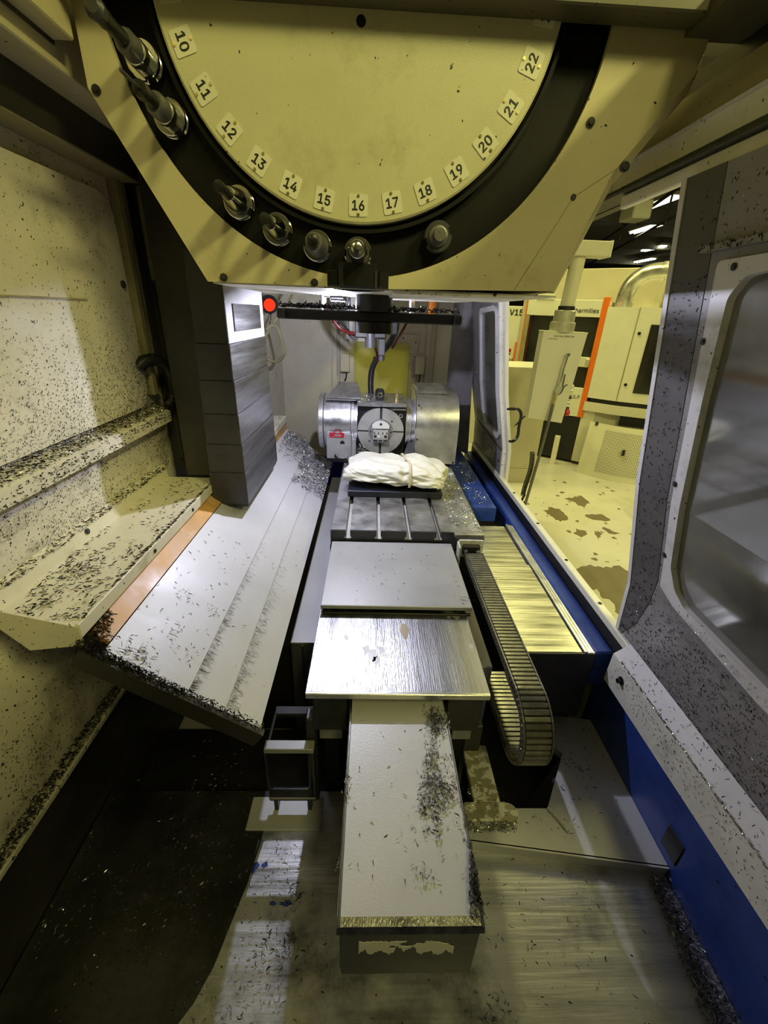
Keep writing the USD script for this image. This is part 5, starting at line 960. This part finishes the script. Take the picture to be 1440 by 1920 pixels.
chips('metal_chips', 'tuft of chips on the top bar of the rotary table', clump(90, (-0.03, 2.46), 0.028, 0.03, 1.202, 68), UPN, m_chip, (0.010, 0.022), 0.0022, 32, stand=2.5)
PB = np.vstack([on_rect(900, (0.485, 2.13, 0.702), (0.21, 0, 0), (0, 0.8, 0), 69, blotch(5, 0.42, 4))])
chips('metal_chips', 'bright chips lying on the blue base behind the side tray', PB, UPN, m_chip, (0.008, 0.018), 0.0026, 33)
# right side
def on_door(n, y0, y1, z0, z1, seed, off=-0.001, dens=None):
    p = on_rect(n, (0, y0, z0), (0, y1-y0, 0), (0, 0, z1-z0), seed, dens); p[:, 0] = xp(p[:, 2])+off; return p
DN = np.array([-1, 0, -0.17]); DN /= np.linalg.norm(DN)
PD = np.vstack([on_door(1900, 0.0, 1.10, 0.66, 0.93, 70, -0.002, lambda s, t: np.clip(0.25+1.0*s, 0, 1)), on_door(330, 0.97, 1.10, 0.95, 1.75, 71, -0.002), on_door(120, 0.45, 1.05, 1.80, 1.90, 72, -0.002), on_door(200, 0.45, 1.0, 1.785, 1.80, 73, -0.016)])
chips('metal_chips', 'dark chips sticking to the lower part of the near sliding door', PD, DN, m_chip_dark, (0.006, 0.013), 0.0019, 34)
chips('metal_chips', 'bright specks of chips on the near sliding door and its window frame', np.vstack([on_door(120, 0.0, 1.1, 0.70, 0.93, 74, -0.003), on_door(130, 0.5, 0.93, 0.955, 0.985, 75, -0.016), on_door(60, 0.4, 1.05, 1.80, 1.92, 76, -0.003)]), DN, m_chip, (0.005, 0.011), 0.0018, 35)
PD2 = np.vstack([on_door(900, 2.62, 3.35, 0.60, 0.90, 77, -0.002), on_door(120, 2.62, 3.3, 0.9, 1.6, 78, -0.002)])
chips('metal_chips', 'chips sticking to the lower part of the far sliding door', PD2, DN, m_chip, (0.006, 0.014), 0.002, 36)
# near tray beside the door
ty = thing('door_tray', 'cream bent trim along the near door bottom, with one black bolt', 'trim', (0.82, 0.4, 0.56))
part(ty, 'outer_face', hull([(0.800, 1.045, 0.565), (0.800, -0.28, 0.60), (0.800, 1.040, 0.682), (0.800, -0.28, 0.682), (0.806, 1.045, 0.565), (0.806, -0.28, 0.60), (0.806, 1.04, 0.682), (0.806, -0.28, 0.682)]), m_tray)
part(ty, 'top_face', hull([(0.800, 1.04, 0.680), (0.800, -0.28, 0.680), (0.838, 1.03, 0.728), (0.838, -0.28, 0.728), (0.806, 1.04, 0.676), (0.806, -0.28, 0.676), (0.842, 1.03, 0.724), (0.842, -0.28, 0.724)]), m_grey_clean)
part(ty, 'bolt', join([cyl((0.797, 0.968, 0.636), (0.805, 0.968, 0.636), 0.013, 18), cyl((0.786, 0.968, 0.636), (0.797, 0.968, 0.636), 0.008, 6)]), m_black)
PR = np.vstack([np.c_[np.full(1100, 0.7995), RNG.uniform(0.0, 1.03, 1100), 0.60+0.08*RNG.random(1100)]])
chips('metal_chips', 'tiny dark specks on the outer face of the door trim', PR[:500], (-1, 0, 0), m_chip_dark, (0.004, 0.009), 0.0015, 37)
tt = RNG.random(900); PR2 = np.c_[0.8005+0.002*RNG.random(900), 0.05+0.95*tt, 0.681+0.006*RNG.random(900)]
chips('metal_chips', 'row of chips along the folded edge of the door trim', PR2, UPN, m_chip, (0.006, 0.012), 0.002, 38, align=(0, 1, 0), spread=0.4)
sl_ = RNG.random(150); PR3 = np.c_[0.803+0.033*sl_, RNG.uniform(0.1, 1.0, 150), 0.685+0.042*sl_]
chips('metal_chips', 'few dark chips on the sloping top of the door trim', PR3, (-0.78, 0, 0.62), m_chip_dark, (0.007, 0.014), 0.0018, 39)
BR = np.vstack([on_rect(420, (-0.298, 1.472, 1.653), (0.18, 0, 0), (0, 0.056, 0), 80), on_rect(900, (-0.24, 1.472, 1.653), (0.40, 0, 0), (0, 0.056, 0), 81), on_rect(160, (0.13, 1.472, 1.653), (0.14, 0, 0), (0, 0.056, 0), 82)])
BR[:, 2] += RNG.random(len(BR))*0.010
chips('metal_chips', 'ragged heap of black chips on top of the changer arm', BR, UPN, m_chip_dark, (0.008, 0.016), 0.0035, 40, stand=1.2)
PW = on_rect(500, (0.28, 0.668, 0.400), (0.135, 0, 0), (0, 0, 0.05), 83)
chips('metal_chips', 'crust of chips on the front of the wet bracket', np.vstack([PW-np.array([0, 0.001, 0]), on_rect(160, (0.28, 0.67, 0.4505), (0.11, 0, 0), (0, 0.09, 0), 84)]), (0, -1, 0.2), m_chip, (0.005, 0.010), 0.002, 41)
ho = thing('chip_clad_hose', 'black hose bow crusted with chips at the end of the left panel', 'hose', (-0.76, 1.56, 1.33))
hp = [(-0.775, 1.50, 1.455), (-0.745, 1.54, 1.478), (-0.722, 1.585, 1.45), (-0.720, 1.60, 1.40), (-0.725, 1.60, 1.345), (-0.74, 1.59, 1.32)]
part(ho, 'hose', tube(hp, 0.020, 12), m_black_rough)
hpp = smooth_path(hp, 40); q = np.random.default_rng(90); i_ = q.integers(0, len(hpp), 600); d_ = q.normal(size=(600, 3)); d_ /= np.linalg.norm(d_, axis=1)[:, None]
chips('metal_chips', 'chips crusting the black hose bow by the left panel', hpp[i_]+d_*0.020, d_, m_chip_dark, (0.006, 0.013), 0.0022, 42)
stage.SetDefaultPrim(stage.GetPrimAtPath('/World'))
